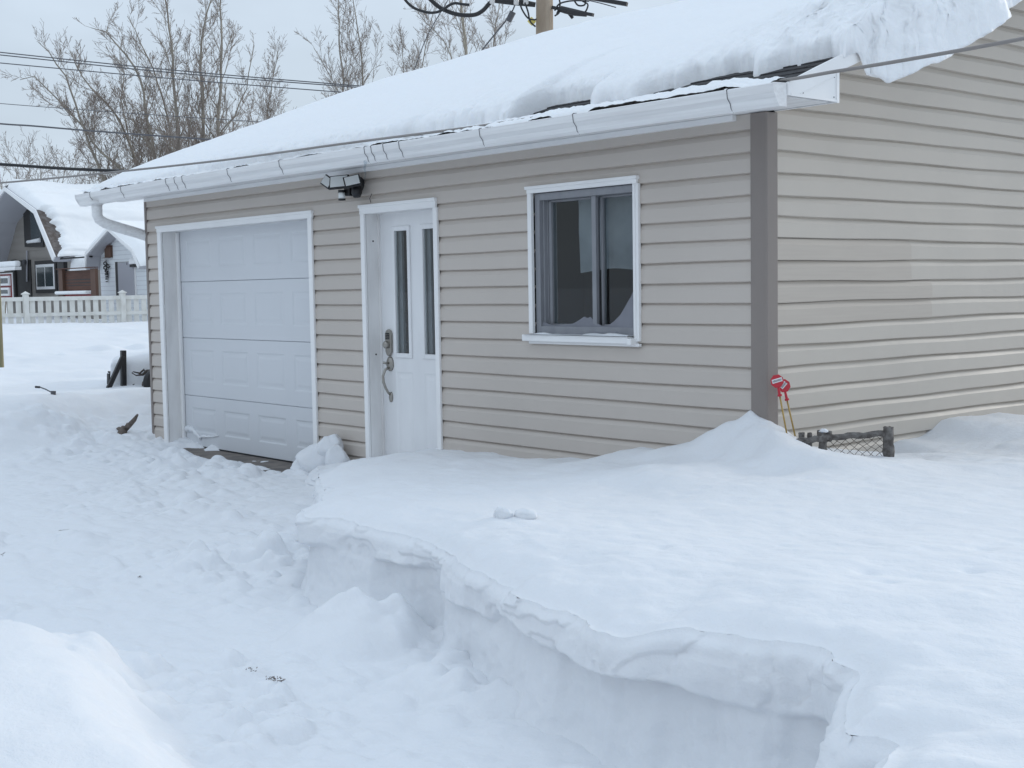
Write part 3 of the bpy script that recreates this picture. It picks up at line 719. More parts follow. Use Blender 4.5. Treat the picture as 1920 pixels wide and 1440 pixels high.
hx = [-7.62,-6.93,-6.02,-5.86,-5.72,-4.95,-4.15,-3.02,-2.94,-2.80,-2.62,-1.78,-.94,.18]
for x in hx:
    hb = MB()
    for (dx, w) in ((0, .016),):
        pr = [(-.400,2.296),(-.420,2.311),(-.4275,2.331),(-.449,2.351),(-.4555,2.386),(-.445,2.392),(-.38,2.395),(-.38,2.392),(-.443,2.387),(-.447,2.383),(-.441,2.353),(-.42,2.333),(-.414,2.314),(-.400,2.301)]
        pr = [(a_, 2.392-(2.392-b_)*1.24) for a_, b_ in pr]
        hb.prism([(p[0]+0.003*math.sin(x*2.3), p[1]+float(sag(x))) for p in pr], 0, x, x+w)
    h_ = hb.build('gutter_hanger', M['gutter'], GU); hl_ = MB(); hl_.prism([(p[0]-.0006+0.003*math.sin(x*2.3), p[1]+float(sag(x))) for p in pr], 0, x+w, x+w+.0022); hl_.build('joint_line', M['wire'], h_)
# downspout at the left end
ds = MB()
def sq(pts, w, h): 
    for a, b in zip(pts[:-1], pts[1:]): ds.beam(a, b, w, h, up=(0,1,0))
ds.tube([(-7.56,-.40,2.30),(-7.56,-.40,2.26)], [.085,.055], 12)
ds.tube([(-7.56,-.40,2.27),(-7.56,-.40,2.17),(-7.553,-.385,2.125),(-7.53,-.34,2.09),(-7.50,-.28,2.065),(-7.40,-.06,1.99),(-7.37,.03,1.955),(-7.36,.06,1.90),(-7.36,.065,1.2),(-7.36,.065,.5)], .050, 14)
ds.build('downspout', M['gutter'], GU, smooth=True)
# snow lying in the gutter and over the eave edge
ux = np.linspace(-7.9, .44, 1500); vv = np.linspace(0, 1, 26)
U, V = np.meshgrid(ux, vv, indexing='ij')
yy = -.436 + V*(.36)
base = np.where(yy < -.36, 2.366, 2.40+.375*(yy+.30)-.006)
amp = 0.056 + 0.018*fbm(U*1.3, U*0, 0, 3, 140) + 0.012*fbm(U*9, V*2, 0, 3, 141)
W_ = .30+.10*fbm(U*3.2, U*0+2, 0, 3, 142)
prof_ = np.sqrt(np.clip(1-((V-.27)/W_)**2, 0, 1))
patch = .55*np.sqrt(np.clip(fbm(U*5.5, yy*7, 0, 4, 145)*1.6 + .25 - .75*np.clip((V-.4)/.6,0,1), 0, 1))*(V > .3)
prof_ = np.maximum(prof_, patch)
zt = base + amp*1.0*prof_ + 0.012*fbm(U*22, yy*22, 0, 3, 143)*prof_ - 0.02*(prof_ <= 0.01) - .03*sm(.15,.36,U)
grid('gutter_snow', np.stack([U, yy + .008*fbm(U*14, V*3, 0, 2, 144)*(V<.3), zt], 2), M['roof_snow'], GU)

# roof snow blanket: closed sheet, top and underside
nu, nv = 900, 360
uu = np.linspace(0, 1, nu); vv = np.concatenate([np.linspace(0, .34, 250, endpoint=False), np.linspace(.34, 1, nv-250)])
U, V = np.meshgrid(uu, vv, indexing='ij')
def yedge(x):
    e = -.385 + .50*sm(-3.35,-2.3,x) + .045*fbm(x*1.1, x*0, 0, 3, 150)*sm(-3.6,-2.6,x) + .085*fbm(x*4.5, x*0, 0, 3, 151)*sm(-3.4,-2.6,x)
    e += .045*fbm(x*15, x*0, 0, 3, 152)*(.3+.7*sm(-3.4,-2.6,x))
    e -= .17*np.exp(-((x-.06)/.07)**2) + .34*sm(.12,.34,vn(x*1.9+.6, x*0, 0, 156))*sm(-.3,-.9,x)*sm(-3.0,-2.5,x)
    return e
xl = XR0 - .02 + .04*fbm(V*12, V*0, 0, 3, 153)
yprov = -.1 + V*7.6
ext = .045*sm(-.05,.08,yprov) + .09*sm(.0,.25,yprov) + .15*sm(.20,.42,yprov) + .10*sm(.5,.9,yprov) - .24*sm(.95,1.25,yprov)
xr = XR1 + .025 + ext*(1+.10*fbm(yprov*5, yprov*0, 0, 3, 154)) + .02*fbm(yprov*14, yprov*0, 0, 3, 155)
X_ = xl + (xr-xl)*(U**0.82)
X_ = xl + (xr-xl)*(1-(1-U)**1.25)
ye = yedge(X_)
ymax = DEP+.36
Y_ = ye + (ymax-ye)*V
dk = np.where(Y_ < 3.66, 2.40+.375*(Y_+.30), 2.40+.375*3.96-.375*(Y_-3.66))
dk = dk - 0.10*np.exp(-((Y_-3.66)/.28)**2)*.5
Tm = .125 + .10*sm(-7.6,-4.2,X_) + .03*fbm(X_*.6, Y_*.6, 0, 3, 160) + .10*sm(-.9,.3,X_)*sm(-.1,1.0,Y_) - .02*sm(-6,-3,X_)
dl = X_-xl; dr = xr-X_; df = Y_-ye
def rnd(d, r): t = np.clip(d/r, 0, 1); return np.sqrt(1-(1-t)**2)
R_ = rnd(dl, .16)*(.42*rnd(df+.004, .07) + .58*rnd(df, .95))
out = np.clip(X_-(XR1+.03), 0, 1)
L_ = np.clip(xr-(XR1+.03), 1e-3, 2)
q_ = np.clip(out/L_, 0, 1)
hang = sm(.005, .03, L_)
rr_ = 1.0 + 0*X_
top0_ = dk + Tm*R_*rr_
rough = sm(-.75,.25,X_-.35*(Y_-.2))
lump = rough*(0.045*fbm(X_*5, Y_*5, 0, 4, 162, .6) + .05*clods(X_, Y_, 5, 55) + .035*clods(X_+3, Y_, 11, 56) + .022*fbm(X_*17, Y_*17, 0, 3, 57))
top0_ += R_*rr_*(0.006*fbm(X_*5, Y_*5, 0, 3, 161) + lump + .012*fbm(X_*18, Y_*18, 0, 3, 163)*np.exp(-df/.12))
top0_ += R_*.022*np.clip(fbm(X_*30, Y_*30, 0, 2, 166),0,1)*np.exp(-df/.10)
rim = dk - .045*sm(-.1,.05,Y_) - (.18*sm(.14,.40,Y_)*(1-.5*sm(.8,1.6,Y_))) + .025*fbm(Y_*7, Y_*0, 0, 3, 167)
top = np.where(out > 0, top0_*(1-q_**2.6*hang) + (rim+.012)*q_**2.6*hang, top0_)
bo = (dk-.03)*(1-q_**.9) + rim*q_**.9 - .05*np.sin(q_*math.pi)*hang + .02*fbm(X_*9, Y_*9, 0, 3, 164)*np.sin(q_*math.pi)
bot_ = np.where(out > 0, bo*hang+(dk-.004)*(1-hang), dk-.002)
top = np.maximum(top, bot_+.001)
top[:,0] = dk[:,0]+.001
# undercut front lip: push the edge rows out a little
Ys = Y_ - out*.5*sm(2.4,1.2,Y_)
face = np.clip(np.exp(-df/.10)*sm(0,.02,df) + np.clip(q_*1.5,0,1)*(out > 0)*(1-q_**6), 0, 1)
ny = .030*fbm(X_*8, top*9, Y_*8, 5, 168, .62)*face; nx2 = .050*fbm(Ys*6, top*7, X_*6, 5, 169, .6)*face
crumb = rough*R_*rr_
Pt = np.stack([X_ + nx2*(out > 0) + .03*crumb*fbm(X_*14, Y_*14, 3, 3, 170), Ys - .03*np.exp(-df/.03)*sm(0,.02,df) + ny*2 + .03*crumb*fbm(X_*14, Y_*14, 7, 3, 171), top], 2)
Pb = np.stack([X_, Ys, bot_], 2)
ring = np.concatenate([Pt, Pb[::-1]], 0)
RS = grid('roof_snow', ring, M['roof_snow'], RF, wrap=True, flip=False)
# chunks of snow that slid between the blanket and the gutter
for (x, y, r) in ((-2.15,-.13,.03),(-1.63,-.17,.025),(-.95,-.16,.035),(-.75,-.13,.03),(-.35,-.18,.03),(.12,-.15,.05),(.2,-.10,.06),(-1.3,-.1,.03),(-2.5,-.16,.035)):
    pass

# ================================================================ LUMPS OF SNOW
def rock(name, c, r, seed, mat, parent=None, fl=1.0, ang=0.0, amp=.35, n=40, cutf=3.0):
    th = np.linspace(0, 2*math.pi, n, endpoint=False); ph = np.linspace(0.001, math.pi-.001, n//2)
    TH, PH = np.meshgrid(th, ph, indexing='ij')
    d = np.stack([np.cos(TH)*np.sin(PH), np.sin(TH)*np.sin(PH), np.cos(PH)], 2)
    # facetted look: clip by random planes
    rg = np.random.default_rng(seed); R0 = np.ones(TH.shape)
    for k in range(9):
        nrm = rg.normal(size=3); nrm /= np.linalg.norm(nrm); dd = .62+.3*rg.random()
        dp = d @ nrm
        R0 = np.minimum(R0, np.where(dp > 1e-3, dd/np.maximum(dp, 1e-3), 9))
    R0 = R0*(1+amp*.3*fbm(d[...,0]*cutf+seed, d[...,1]*cutf, d[...,2]*cutf, 3, seed))
    p = d*R0[...,None]*np.array(r)
    ca, sa = math.cos(ang), math.sin(ang)
    p = np.stack([p[...,0]*ca-p[...,1]*sa, p[...,0]*sa+p[...,1]*ca, p[...,2]], 2) + np.array(c)
    return grid(name, p, mat, parent, wrap=True, flip=True)
cl = [((-4.02,-.14,.20),(.13,.10,.15),'tallest jagged snow clod leaning at the right side of the garage door trim'),
      ((-4.12,-.22,.10),(.16,.11,.14),'broad snow clod at the front of the pile beside the garage door'),
      ((-3.88,-.16,.13),(.10,.09,.13),'small snow clod wedged on the siding side of the pile by the garage door'),
      ((-4.27,-.20,.03),(.15,.12,.09),'low snow clod at the foot of the garage door right corner')]
for i, (c, r, lb) in enumerate(cl):
    o = rock('snow_clod', c, r, 200+i*3, M['snow'], ang=i*.8); tag(o, lb, 'snow clod', 'snow clods piled by the garage door')
zb1 = float(top_surface(np.array([.375]), np.array([-2.12]), np.array([.4]))[0]); zb2 = float(top_surface(np.array([.462]), np.array([-2.06]), np.array([.4]))[0])
o = rock('snow_clod', (.375,-2.12,zb1+.012), (.052,.036,.034), 231, M['snow']); tag(o, 'left snowball of the pair lying on the bank top', 'snow clod', 'loose clods on the snow bank')
o = rock('snow_clod', (.462,-2.06,zb2+.008), (.07,.042,.030), 232, M['snow']); tag(o, 'right flatter snow lump of the pair lying on the bank top', 'snow clod', 'loose clods on the snow bank')
o = rock('snow_clod', (2.52,-3.27,.03), (.10,.08,.12), 236, M['snow']); tag(o, 'snow lump on the path at the foot of the near snow column', 'snow clod')

# ================================================================ SMALL THINGS ROUND THE GARAGE
# floodlight
FL = thing('floodlight', 'black three-headed security floodlight under the eave', 'floodlight', (-3.72,-.02,2.2))
mb = MB(); mb.tube([(-3.70,-.012,2.20),(-3.70,-.05,2.20)], [.055,.05], 18); mb.beam((-3.70,-.05,2.2),(-3.70,-.12,2.19),.05,.05)
mb.box(-3.735,-3.665,-.14,-.05,2.11,2.21); mb.build('mount', M['black'], FL, bevel=.004)
def head(cx, cy, cz, w, h, yaw, pitch, rt=0):
    Mx = Matrix.Translation((cx,cy,cz)) @ Matrix.Rotation(yaw,4,'Z') @ Matrix.Rotation(pitch,4,'X') @ Matrix.Rotation(rt,4,'Y')
    a = MB(); a.prism([(-w/2,-h/2),(w/2,-h/2),(w/2,h/2),(-w/2,h/2)], 1, -.012, .012)
    a.prism([(-w*.3,-h*.3),(w*.3,-h*.3),(w*.3,h*.3),(-w*.3,h*.3)], 1, .012, .035)
    a.v = [tuple(Mx @ Vector(v)) for v in a.v]; o = a.build('lamp_head', M['black'], FL, bevel=.004)
    b_ = MB(); b_.prism([(-w/2+.010,-h/2+.010),(w/2-.010,-h/2+.010),(w/2-.010,h/2-.010),(-w/2+.010,h/2-.010)], 1, -.016, -.0125)
    b_.v = [tuple(Mx @ Vector(v)) for v in b_.v]; b_.build('lens', M['lens'], o)
head(-3.742,-.175,2.212,.150,.105,math.radians(35),math.radians(-22),math.radians(-4))
head(-3.880,-.185,2.222,.125,.085,math.radians(8),math.radians(-22),math.radians(26))
head(-3.600,-.155,2.208,.125,.095,math.radians(48),math.radians(-30),math.radians(-14))
mb = MB(); mb.tube([(-3.735,-.16,2.155),(-3.735,-.16,2.078)], .024, 14); mb.tube([(-3.735,-.16,2.155),(-3.735,-.16,2.135)], .028, 14); mb.tube([(-3.735,-.16,2.09),(-3.735,-.16,2.078)], .028, 14)
s_ = mb.build('motion_sensor', M['black'], FL)
mb = MB(); mb.tube([(-3.735,-.16,2.135),(-3.735,-.16,2.09)], .0255, 14); mb.build('sensor_lens', M['lens'], s_, smooth=True)
mb = MB(); mb.tube([(-3.62,-.10,2.185),(-3.615,-.11,2.125),(-3.61,-.11,2.095)], [.040,.040,.026], 16); mb.build('rear_housing', M['black'], FL, smooth=True)
# icicle
mb = MB(); pts = []; rad = []
for i in range(12):
    t = i/11; pts.append((-3.04+.006*math.sin(i*1.1), -.425, 2.296-.135*t)); rad.append(.0095*(1-t)**.8+.0015+.0012*math.sin(i*2.2))
o = mb.tube(pts, rad, 8).build('icicle', M['ice'], smooth=True); tag(o, 'thin clear icicle hanging from the gutter beside the floodlight', 'icicle')
# bit of black wire over the entry door
mb = MB(); mb.tube([(-3.56,-.022,2.055),(-3.562,-.03,2.085),(-3.55,-.03,2.10),(-3.545,-.022,2.12)], .0025, 5)
o = mb.build('door_wire', M['black']); tag(o, 'short black wire end poking up over the entry door trim', 'wire')
# red reflector stakes leaning on the gable wall
def marker(base, tip, lab, rot, lblw):
    T_ = thing('reflector_stake', lab, 'driveway marker', base, 'red reflector stakes leaning on the gable wall')
    b_ = Vector(base); t_ = Vector(tip); d = (t_-b_).normalized()
    MB().tube([b_, t_], .0045, 8).build('stake', M['brass'], T_, smooth=True)
    a = MB(); a.tube([t_-d*.012, t_-d*.002, t_+d*.0, t_+d*.035], [.012,.012,.0075,.0065], 10); a.build('socket', M['red'], T_)
    R = .037; c = t_+d*(.035+R*.93)
    nrm = Vector((.80,-.60,.0)); nrm = (nrm - d*nrm.dot(d)).normalized(); sd = d.cross(nrm).normalized()
    o8 = MB(); n = 8; ri = []
    for (off, rr) in ((-.004, R*.97), (.0, R), (.004, R*.97)):
        ring_ = []
        for k in range(n):
            an = math.pi/8 + k*math.pi/4
            ring_.append(len(o8.v)); o8.v.append(tuple(c + nrm*off + (sd*math.cos(an) + d*math.sin(an))*rr))
        ri.append(ring_)
    for q in range(2):
        for k in range(n): o8.f.append((ri[q][k], ri[q][(k+1)%n], ri[q+1][(k+1)%n], ri[q+1][k]))
    o8.f.append(tuple(ri[0])); o8.f.append(tuple(ri[2]))
    P_ = o8.build('reflector', M['red'], T_)
    def lab_(w, h, up, rr, mat, name, off):
        e1 = (sd*math.cos(rr)+d*math.sin(rr)); e2 = (-sd*math.sin(rr)+d*math.cos(rr)); cc = c + e2*up + nrm*off
        q = MB(); q.quad(cc-e1*w-e2*h, cc+e1*w-e2*h, cc+e1*w+e2*h, cc-e1*w+e2*h); q.build(name, mat, P_, fix=False)
        return cc, e1, e2
    lab_(lblw, .0105, .004, rot, M['sticker'], 'label', .0052)
    e1 = (sd*math.cos(rot)+d*math.sin(rot)); e2 = (-sd*math.sin(rot)+d*math.cos(rot)); cc = c + e2*.004 + nrm*.0060
    q = MB(); k = -lblw*.85
    while k < lblw*.85:
        w = random.choice((.0008,.0013,.002)); q.quad(cc+e1*k-e2*.006, cc+e1*(k+w)-e2*.006, cc+e1*(k+w)+e2*.005, cc+e1*k+e2*.005); k += w+.0012
    q.build('print', M['print'], P_, fix=False)
marker((.250,-.024,.560), (.208,-.046,.822), 'front red reflector stake, its round head overlapping the one behind', .10, .028)
marker(pix(1491,818,7.02), pix(1475,747,7.04), 'red reflector stake half hidden behind the other, farther from the corner post', .65, .020)
# old wooden fence with wire mesh
FN = thing('wood_fence', 'low weathered wooden fence end with wire mesh, half buried by the gable wall', 'fence', (.6,.2,.4))
def log(a, b, r0, r1, name, par=None, sides=12, sd=0, wob=.12):
    m_ = MB(); pts = []; rad = []
    for i in range(14):
        t = i/13; p = Vector(a).lerp(Vector(b), t) + Vector((0,0,.004*math.sin(i*1.3+sd))); pts.append(p); rad.append((r0+(r1-r0)*t)*(1+wob*math.sin(i*2.1+sd)*.5))
    m_.tube(pts, rad, sides); rg = random.Random(sd)
    m_.v = [(x+rg.uniform(-1,1)*r0*wob, y+rg.uniform(-1,1)*r0*wob, z+rg.uniform(-1,1)*r0*wob) for x, y, z in m_.v]
    return m_.build(name, M['old_wood'], par or FN)
pB = pix(1666,806,6.95); pA = pix(1556,812,6.90); pC = pix(1492,829,6.84)
log((pB[0],pB[1],.30), (pB[0],pB[1],pB[2]+.012), .029, .028, 'fence_post', sd=3)
log((pA[0]-.03,pA[1]-.02,.30), (pA[0]-.03,pA[1]-.02,pA[2]+.0), .022, .021, 'fence_post', sd=5)
MB().box(pA[0]-.075,pA[0]+.01,pA[1]-.012,pA[1]+.008,pA[2]-.045,pA[2]+.012).build('board', M['old_wood'], FN, bevel=.004)
log((pA[0]-.12,pA[1]-.08,.42), (pA[0]-.12,pA[1]-.08,pA[2]+.004), .017, .017, 'picket', sd=7)
log(pix(1518,822,6.88)[:2]+(.42,), pix(1518,811,6.88), .012, .013, 'picket', sd=8)
log((pC[0],pC[1],pC[2]), (pA[0],pA[1],pA[2]-.022), .017, .018, 'rail', sd=11)
log((pA[0]-.02,pA[1]-.03,pA[2]-.024), (pB[0],pB[1],pB[2]-.018), .016, .017, 'rail', sd=13)
wm = MB()
a0 = Vector((pA[0]-.02,pA[1]-.02,0)); a1 = Vector((pB[0],pB[1],0)); Lw = (a1-a0).length; zt_, zb_ = pB[2]-.03, .36
st = .047; nn = int((Lw+(zt_-zb_))/st)+2
def wp(u, z): 
    u = min(max(u, 0), Lw); p = a0.lerp(a1, u/Lw); return (p.x, p.y, z)
for k in range(-nn, nn*2):
    for sgn in (1, -1):
        pts = []
        for j in range(24):
            t = j/23; z = zt_-(zt_-zb_)*t; u = k*st + sgn*(zt_-z)*1.25 + .003*math.sin(z*80+k)
            if 0 <= u <= Lw: pts.append(wp(u, z+.003*math.sin(u*70)))
        if len(pts) > 1: wm.tube(pts, .0013, 4, cap=False)
wm.build('wire_mesh', M['rust_wire'], FN)
mb = MB()
# snow caps on posts
rock('snow_cap', (pA[0]-.03,pA[1]-.01,pA[2]+.010), (.035,.022,.012), 301, M['snow'], FN)
# broken antler-like branch at the driveway edge
o = MB(); o.tube([(-7.50,-.28,-.02),(-7.53,-.26,.06),(-7.56,-.22,.09),(-7.57,-.20,.12)], [.05,.045,.04,.035], 9)
o.tube([(-7.57,-.20,.10),(-7.50,-.19,.14),(-7.42,-.17,.20),(-7.36,-.16,.255)], [.030,.026,.022,.010], 8); o.tube([(-7.56,-.22,.09),(-7.64,-.23,.105),(-7.68,-.24,.10)], [.028,.02,.006], 7)
o.tube([(-7.56,-.21,.10),(-7.53,-.2,.15),(-7.53,-.19,.17)], [.012,.008,.003], 6)
o = o.build('broken_branch', M['drift_wood'], smooth=True); tag(o, 'forked grey broken branch sticking out of snow left of the garage', 'branch')
# snow-covered trailer left of the garage
TR = thing('utility_trailer', 'black utility trailer buried in snow behind the left garage corner', 'trailer', (-9.6,.9,.3))
def px15(x, y, D=15): return pix(x, y, D)
mb = MB(); mb.beam(px15(231,657), px15(232,745), .055, .055, up=(1,0,0)); mb.build('corner_stake', M['black'], TR, bevel=.004)
mb = MB(); mb.beam(px15(197,742,14.85), px15(231,668,14.98), .042, .05); mb.build('brace', M['black'], TR, bevel=.004)
mb = MB(); mb.beam(px15(206,700,15.3), px15(206,748,15.3), .05, .06, up=(1,0,0)); mb.beam(px15(203,697,15.3), px15(222,703,15.25), .025, .02)
mb.build('side_rail', M['black'], TR, bevel=.004)
mb = MB(); c = Vector(px15(292,718,15.0)); ax = Vector((.95,.3,0)).normalized()
pts = []
for k in range(25):
    a = 2*math.pi*k/24; pts.append(c + Vector((0,0,1))*math.cos(a)*.13 + Vector((-.3,.95,0)).normalized()*math.sin(a)*.13)
mb.tube(pts, .045, 10, cap=False); W_ = mb.build('wheel', M['black'], TR, smooth=True)
mb = MB(); mb.tube([c-ax*.05, c+ax*.05], .09, 16); mb.build('rim', M['dark'], W_)
mb = MB(); mb.beam(px15(267,719), px15(284,722), .05, .05); mb.build('wood_block', M['drift_wood'], TR, bevel=.005)
mb = MB(); mb.tube([px15(300,694), px15(275,696), px15(268,702), px15(255,704), px15(247,699), px15(250,697), px15(262,700), px15(270,693), px15(273,700)], [.018,.02,.016,.007,.006,.006,.012,.014,.01], 7)
mb.build('tie_down', M['rust_wire'], TR, smooth=True)
mb = MB(); mb.tube([px15(237,730,15.05), px15(252,720,15.05)], .006, 5); mb.build('rod', M['wire'], TR)
# snow heap on the trailer
th = np.linspace(0, 1, 90); tv = np.linspace(0, 1, 60); U, V = np.meshgrid(th, tv, indexing='ij')
a = np.array(px15(203,700,15.0)); 
dX = np.array((.42,.91)); dY = np.array((-.91,.42))
LX_, LY_ = 2.6, 1.3
bx_ = a[0] + dX[0]*U*LX_ + dY[0]*V*LY_; by_ = a[1] + dX[1]*U*LX_ + dY[1]*V*LY_
ee = np.minimum(np.minimum(U*LX_, (1-U)*LX_), np.minimum(V*LY_, (1-V)*LY_))
hz = .52 + (.16+.20*sm(0,.55,U))*rnd(ee, .16) + .025*fbm(bx_*2, by_*2, 0, 3, 170)*rnd(ee,.2)
grid('snow_load', np.stack([bx_, by_, np.where(ee < 1e-6, .15, hz)], 2), M['snow'], TR)
# jack crank and stake poking through the snow
JK = thing('jack_crank', 'small crank handle poking out of the snow heap', 'crank', pix(98,738,13.2))
mb = MB(); mb.tube([pix(100,745,13.2), pix(100,733,13.2)], [.024,.026], 12); mb.build('hub', M['wire'], JK)
mb = MB(); mb.tube([pix(99,737,13.2), pix(86,730,13.2), pix(74,725.5,13.2)], .006, 6); mb.build('arm', M['wire'], JK)
mb = MB(); mb.tube([pix(75,726,13.2), pix(66,725.5,13.2)], .011, 10); mb.build('grip', M['black'], JK)
mb = MB(); mb.tube([pix(47.5,768,13.0), pix(46.5,750,13.0)], [.013,.012], 8); mb.tube([pix(48,763,13.0), pix(51,757,13.0)], [.006,.005], 6)
o = mb.build('stub_stake', M['wire']); tag(o, 'short grey-green stub standing in the snow left of the crank', 'stake')
# post at the left edge of the picture
mb = MB(); q0 = pix(-3,657,15.5); mb.tube([(q0[0],q0[1],q0[2]-.2), (q0[0],q0[1],q0[2]+.96), (q0[0],q0[1],q0[2]+.975)], [.055,.055,.03], 14)
o = mb.build('fence_post', M['green_post'], smooth=False); tag(o, 'weathered greenish round wooden post in front of the white fence', 'post')
# litter on the snow
def litter(p, n, r, lb, seed, size=(.008,.02)):
    rg = random.Random(seed); m_ = MB()
    for k in range(n):
        a = rg.uniform(0, 6.28); d = r*rg.random()**.7; x = p[0]+math.cos(a)*d*1.6; y = p[1]+math.sin(a)*d
        l = rg.uniform(*size); b = rg.uniform(0, 3.14); z = p[2]+rg.uniform(.002,.008)
        m_.tube([(x,y,z-.003),(x+math.cos(b)*l*.7, y+math.sin(b)*l*.7, z-.002)], [.0018,.0009], 4)
    o = m_.build('bark_litter', M['litter']); tag(o, lb, 'litter'); return o
def gz(x, y): return float(ground_z(np.array([[x]]), np.array([[y]]))[0,0])
for (x, y, n, r, lb, sd, sz) in ((.54,-3.325,34,.028,'patch of brown bark bits on the path snow',1,(.006,.018)),(.384,-3.332,8,.022,'few bark crumbs left of the brown patch on the path',2,(.005,.014)),
     (-3.181,-2.608,5,.03,'dark leaf scrap lying on the driveway snow',3,(.02,.045)),(-2.62,-3.15,4,.025,'dark twig scrap at the left edge of the driveway snow',4,(.02,.05)),(-1.52,-2.87,6,.04,'faint twig bits in the middle of the driveway',5,(.01,.02))):
    litter((x, y, gz(x, y)), n, r, lb, sd, sz)

# ================================================================ NEIGHBOUR'S PLACE
# white picket fence
PF = thing('picket_fence', 'white picket fence with capped posts across the far yard', 'fence', (-31,9,.6))
F0 = Vector(pix(-60,607,32.3)); F1 = Vector(pix(330,596,34.3))
dirF = (F1-F0); dirF.z = 0; LF = dirF.length; dirF.normalize(); nF = Vector((dirF.y,-dirF.x,0))
def fpt(u): return F0 + dirF*u
baseZ = .40
uposts = [LF*t for t in (-.25,.27,.735,1.2)]
zt = lambda u: 1.46 + .005*u
for a, b in zip(uposts[:-1], uposts[1:]):
    pn = MB()
    def bm(u0, u1, z0, z1, off, th):
        c0 = fpt(u0)+nF*off; c1 = fpt(u1)+nF*off; zc = (z0+z1)/2
        pn.beam((c0.x,c0.y,zc),(c1.x,c1.y,zc), th, z1-z0)
    bm(a, b, 1.30, 1.40, 0, .045); bm(a, b, .91, 1.0, 0, .045); bm(a, b, .52,.58,0,.045)
    u = a+.09
    while u < b-.05:
        bm(u, u+.125, .42, 1.36, -.035, .02); u += .19
    pn.build('fence_panel', M['fence_white'], PF)
for u in uposts:
    c_ = fpt(u); p_ = MB(); p_.box(c_.x-.06,c_.x+.06,c_.y-.06,c_.y+.06,.3,1.46)
    po = p_.build('fence_post', M['fence_white'], PF)
    q_ = MB(); q_.box(c_.x-.085,c_.x+.085,c_.y-.085,c_.y+.085,1.462,1.485)
    n0 = len(q_.v); q_.v += [(c_.x-.08,c_.y-.08,1.485),(c_.x+.08,c_.y-.08,1.485),(c_.x+.08,c_.y+.08,1.485),(c_.x-.08,c_.y+.08,1.485),(c_.x,c_.y,1.545)]
    q_.f += [(n0,n0+1,n0+4),(n0+1,n0+2,n0+4),(n0+2,n0+3,n0+4),(n0+3,n0,n0+4)]; q_.build('post_cap', M['fence_white'], po)
# grey gambrel house; gable wall faces -y, roof runs along +y
HS = thing('gambrel_house', 'grey neighbour house with gambrel roof under thick sunlit snow', 'house', (-37,9.5,.3))
ev = Vector(pix(105,482,38)); yg = ev.y; xe = ev.x          # right eave corner of the projecting roof
HWd = 3.75; xc = xe-HWd; ze = ev.z
kneeX = HWd*.69; kneeZ = ze + 1.36*1.05; pkZ = ze+2.14*1.05
outl = [(xe,ze),(xc+kneeX*.93,kneeZ),(xc,pkZ),(xc-kneeX*.93,kneeZ),(xc-HWd,ze)]
OH = 1.15
def shell(name, o0, th, y0, y1, mat, par):
    m_ = MB(); n = len(o0)
    ins = []
    cxm = sum(p[0] for p in o0)/n
    for p in o0: ins.append((p[0]+(cxm-p[0])*th/2.2, p[1]-th))
    for i in range(n-1):
        for (ya, yb) in ((y0, y1),):
            m_.quad((o0[i][0],ya,o0[i][1]),(o0[i+1][0],ya,o0[i+1][1]),(o0[i+1][0],yb,o0[i+1][1]),(o0[i][0],yb,o0[i][1]))
            m_.quad((ins[i][0],ya,ins[i][1]),(ins[i+1][0],ya,ins[i+1][1]),(ins[i+1][0],yb,ins[i+1][1]),(ins[i][0],yb,ins[i][1]))
        for y in (y0, y1): m_.quad((o0[i][0],y,o0[i][1]),(o0[i+1][0],y,o0[i+1][1]),(ins[i+1][0],y,ins[i+1][1]),(ins[i][0],y,ins[i][1]))
    for i in (0, n-1): m_.quad((o0[i][0],y0,o0[i][1]),(ins[i][0],y0,ins[i][1]),(ins[i][0],y1,ins[i][1]),(o0[i][0],y1,o0[i][1]))
    return m_.build(name, mat, par)
wy = yg+OH
wl = MB(); wo = [(p[0]*1.0+(xc-p[0])*.03, p[1]-.12) for p in outl]
wl.prism([(xe-.28,.2)]+wo+[(xc-HWd+.28,.2)], 1, wy, yg+11)
wall = wl.build('wall', M['house_grey'], HS)
lp = MB(); z = .8
while z < pkZ:
    hw = HWd-.35 if z < ze-.1 else (HWd-(HWd-kneeX)*(z-ze)/(kneeZ-ze) if z < kneeZ else kneeX*(pkZ-z)/(pkZ-kneeZ))-.32
    if hw > .2: lp.box(xc-hw, xc+hw, wy-.012, wy+.0, z, z+.012)
    z += .26
lp.build('clapboard_lines', M['ext_wall'], wall)
shell('roof', outl, .13, yg, yg+11, M['soffit_grey'], HS)
fb = shell('fascia', [(p[0]+(p[0]-xc)*.004, p[1]+.01) for p in outl], .11, yg-.05, yg-.005, M['white'], HS)
# snow on the right side of the house roof
def slope_snow(name, A, B, y0, y1, t0, par, seed, lowedge=None, mat=None, nn=(80,160)):
    "A low, B high (x,z) on the roof line; snow thickness normal to it"
    A = np.array(A); B = np.array(B); d = B-A; L = np.linalg.norm(d); d /= L; nn_ = np.array((-d[1], d[0]));
    if nn_[1] < 0: nn_ = -nn_
    u = np.linspace(0, 1, nn[0]); v = np.linspace(0, 1, nn[1]); U, V = np.meshgrid(u, v, indexing='ij')
    y = y0 + (y1-y0)*V
    if lowedge is not None:
        e = lowedge(U); y = y0 + e + (y1-y0-e)*V
    px_ = A[0]+d[0]*L*U; pz_ = A[1]+d[1]*L*U
    r = rnd(np.minimum(np.minimum(U*L+.02, (1-U)*L+.6), np.minimum(y-y.min(axis=1, keepdims=True)+.001, 9)), t0*1.2)
    t = t0*(1+.25*fbm(px_*.9+pz_, y*.9, 0, 3, seed))*r
    return grid(name, np.stack([px_+nn_[0]*t, y, pz_+nn_[1]*t], 2), mat or M['far_snow'], par)
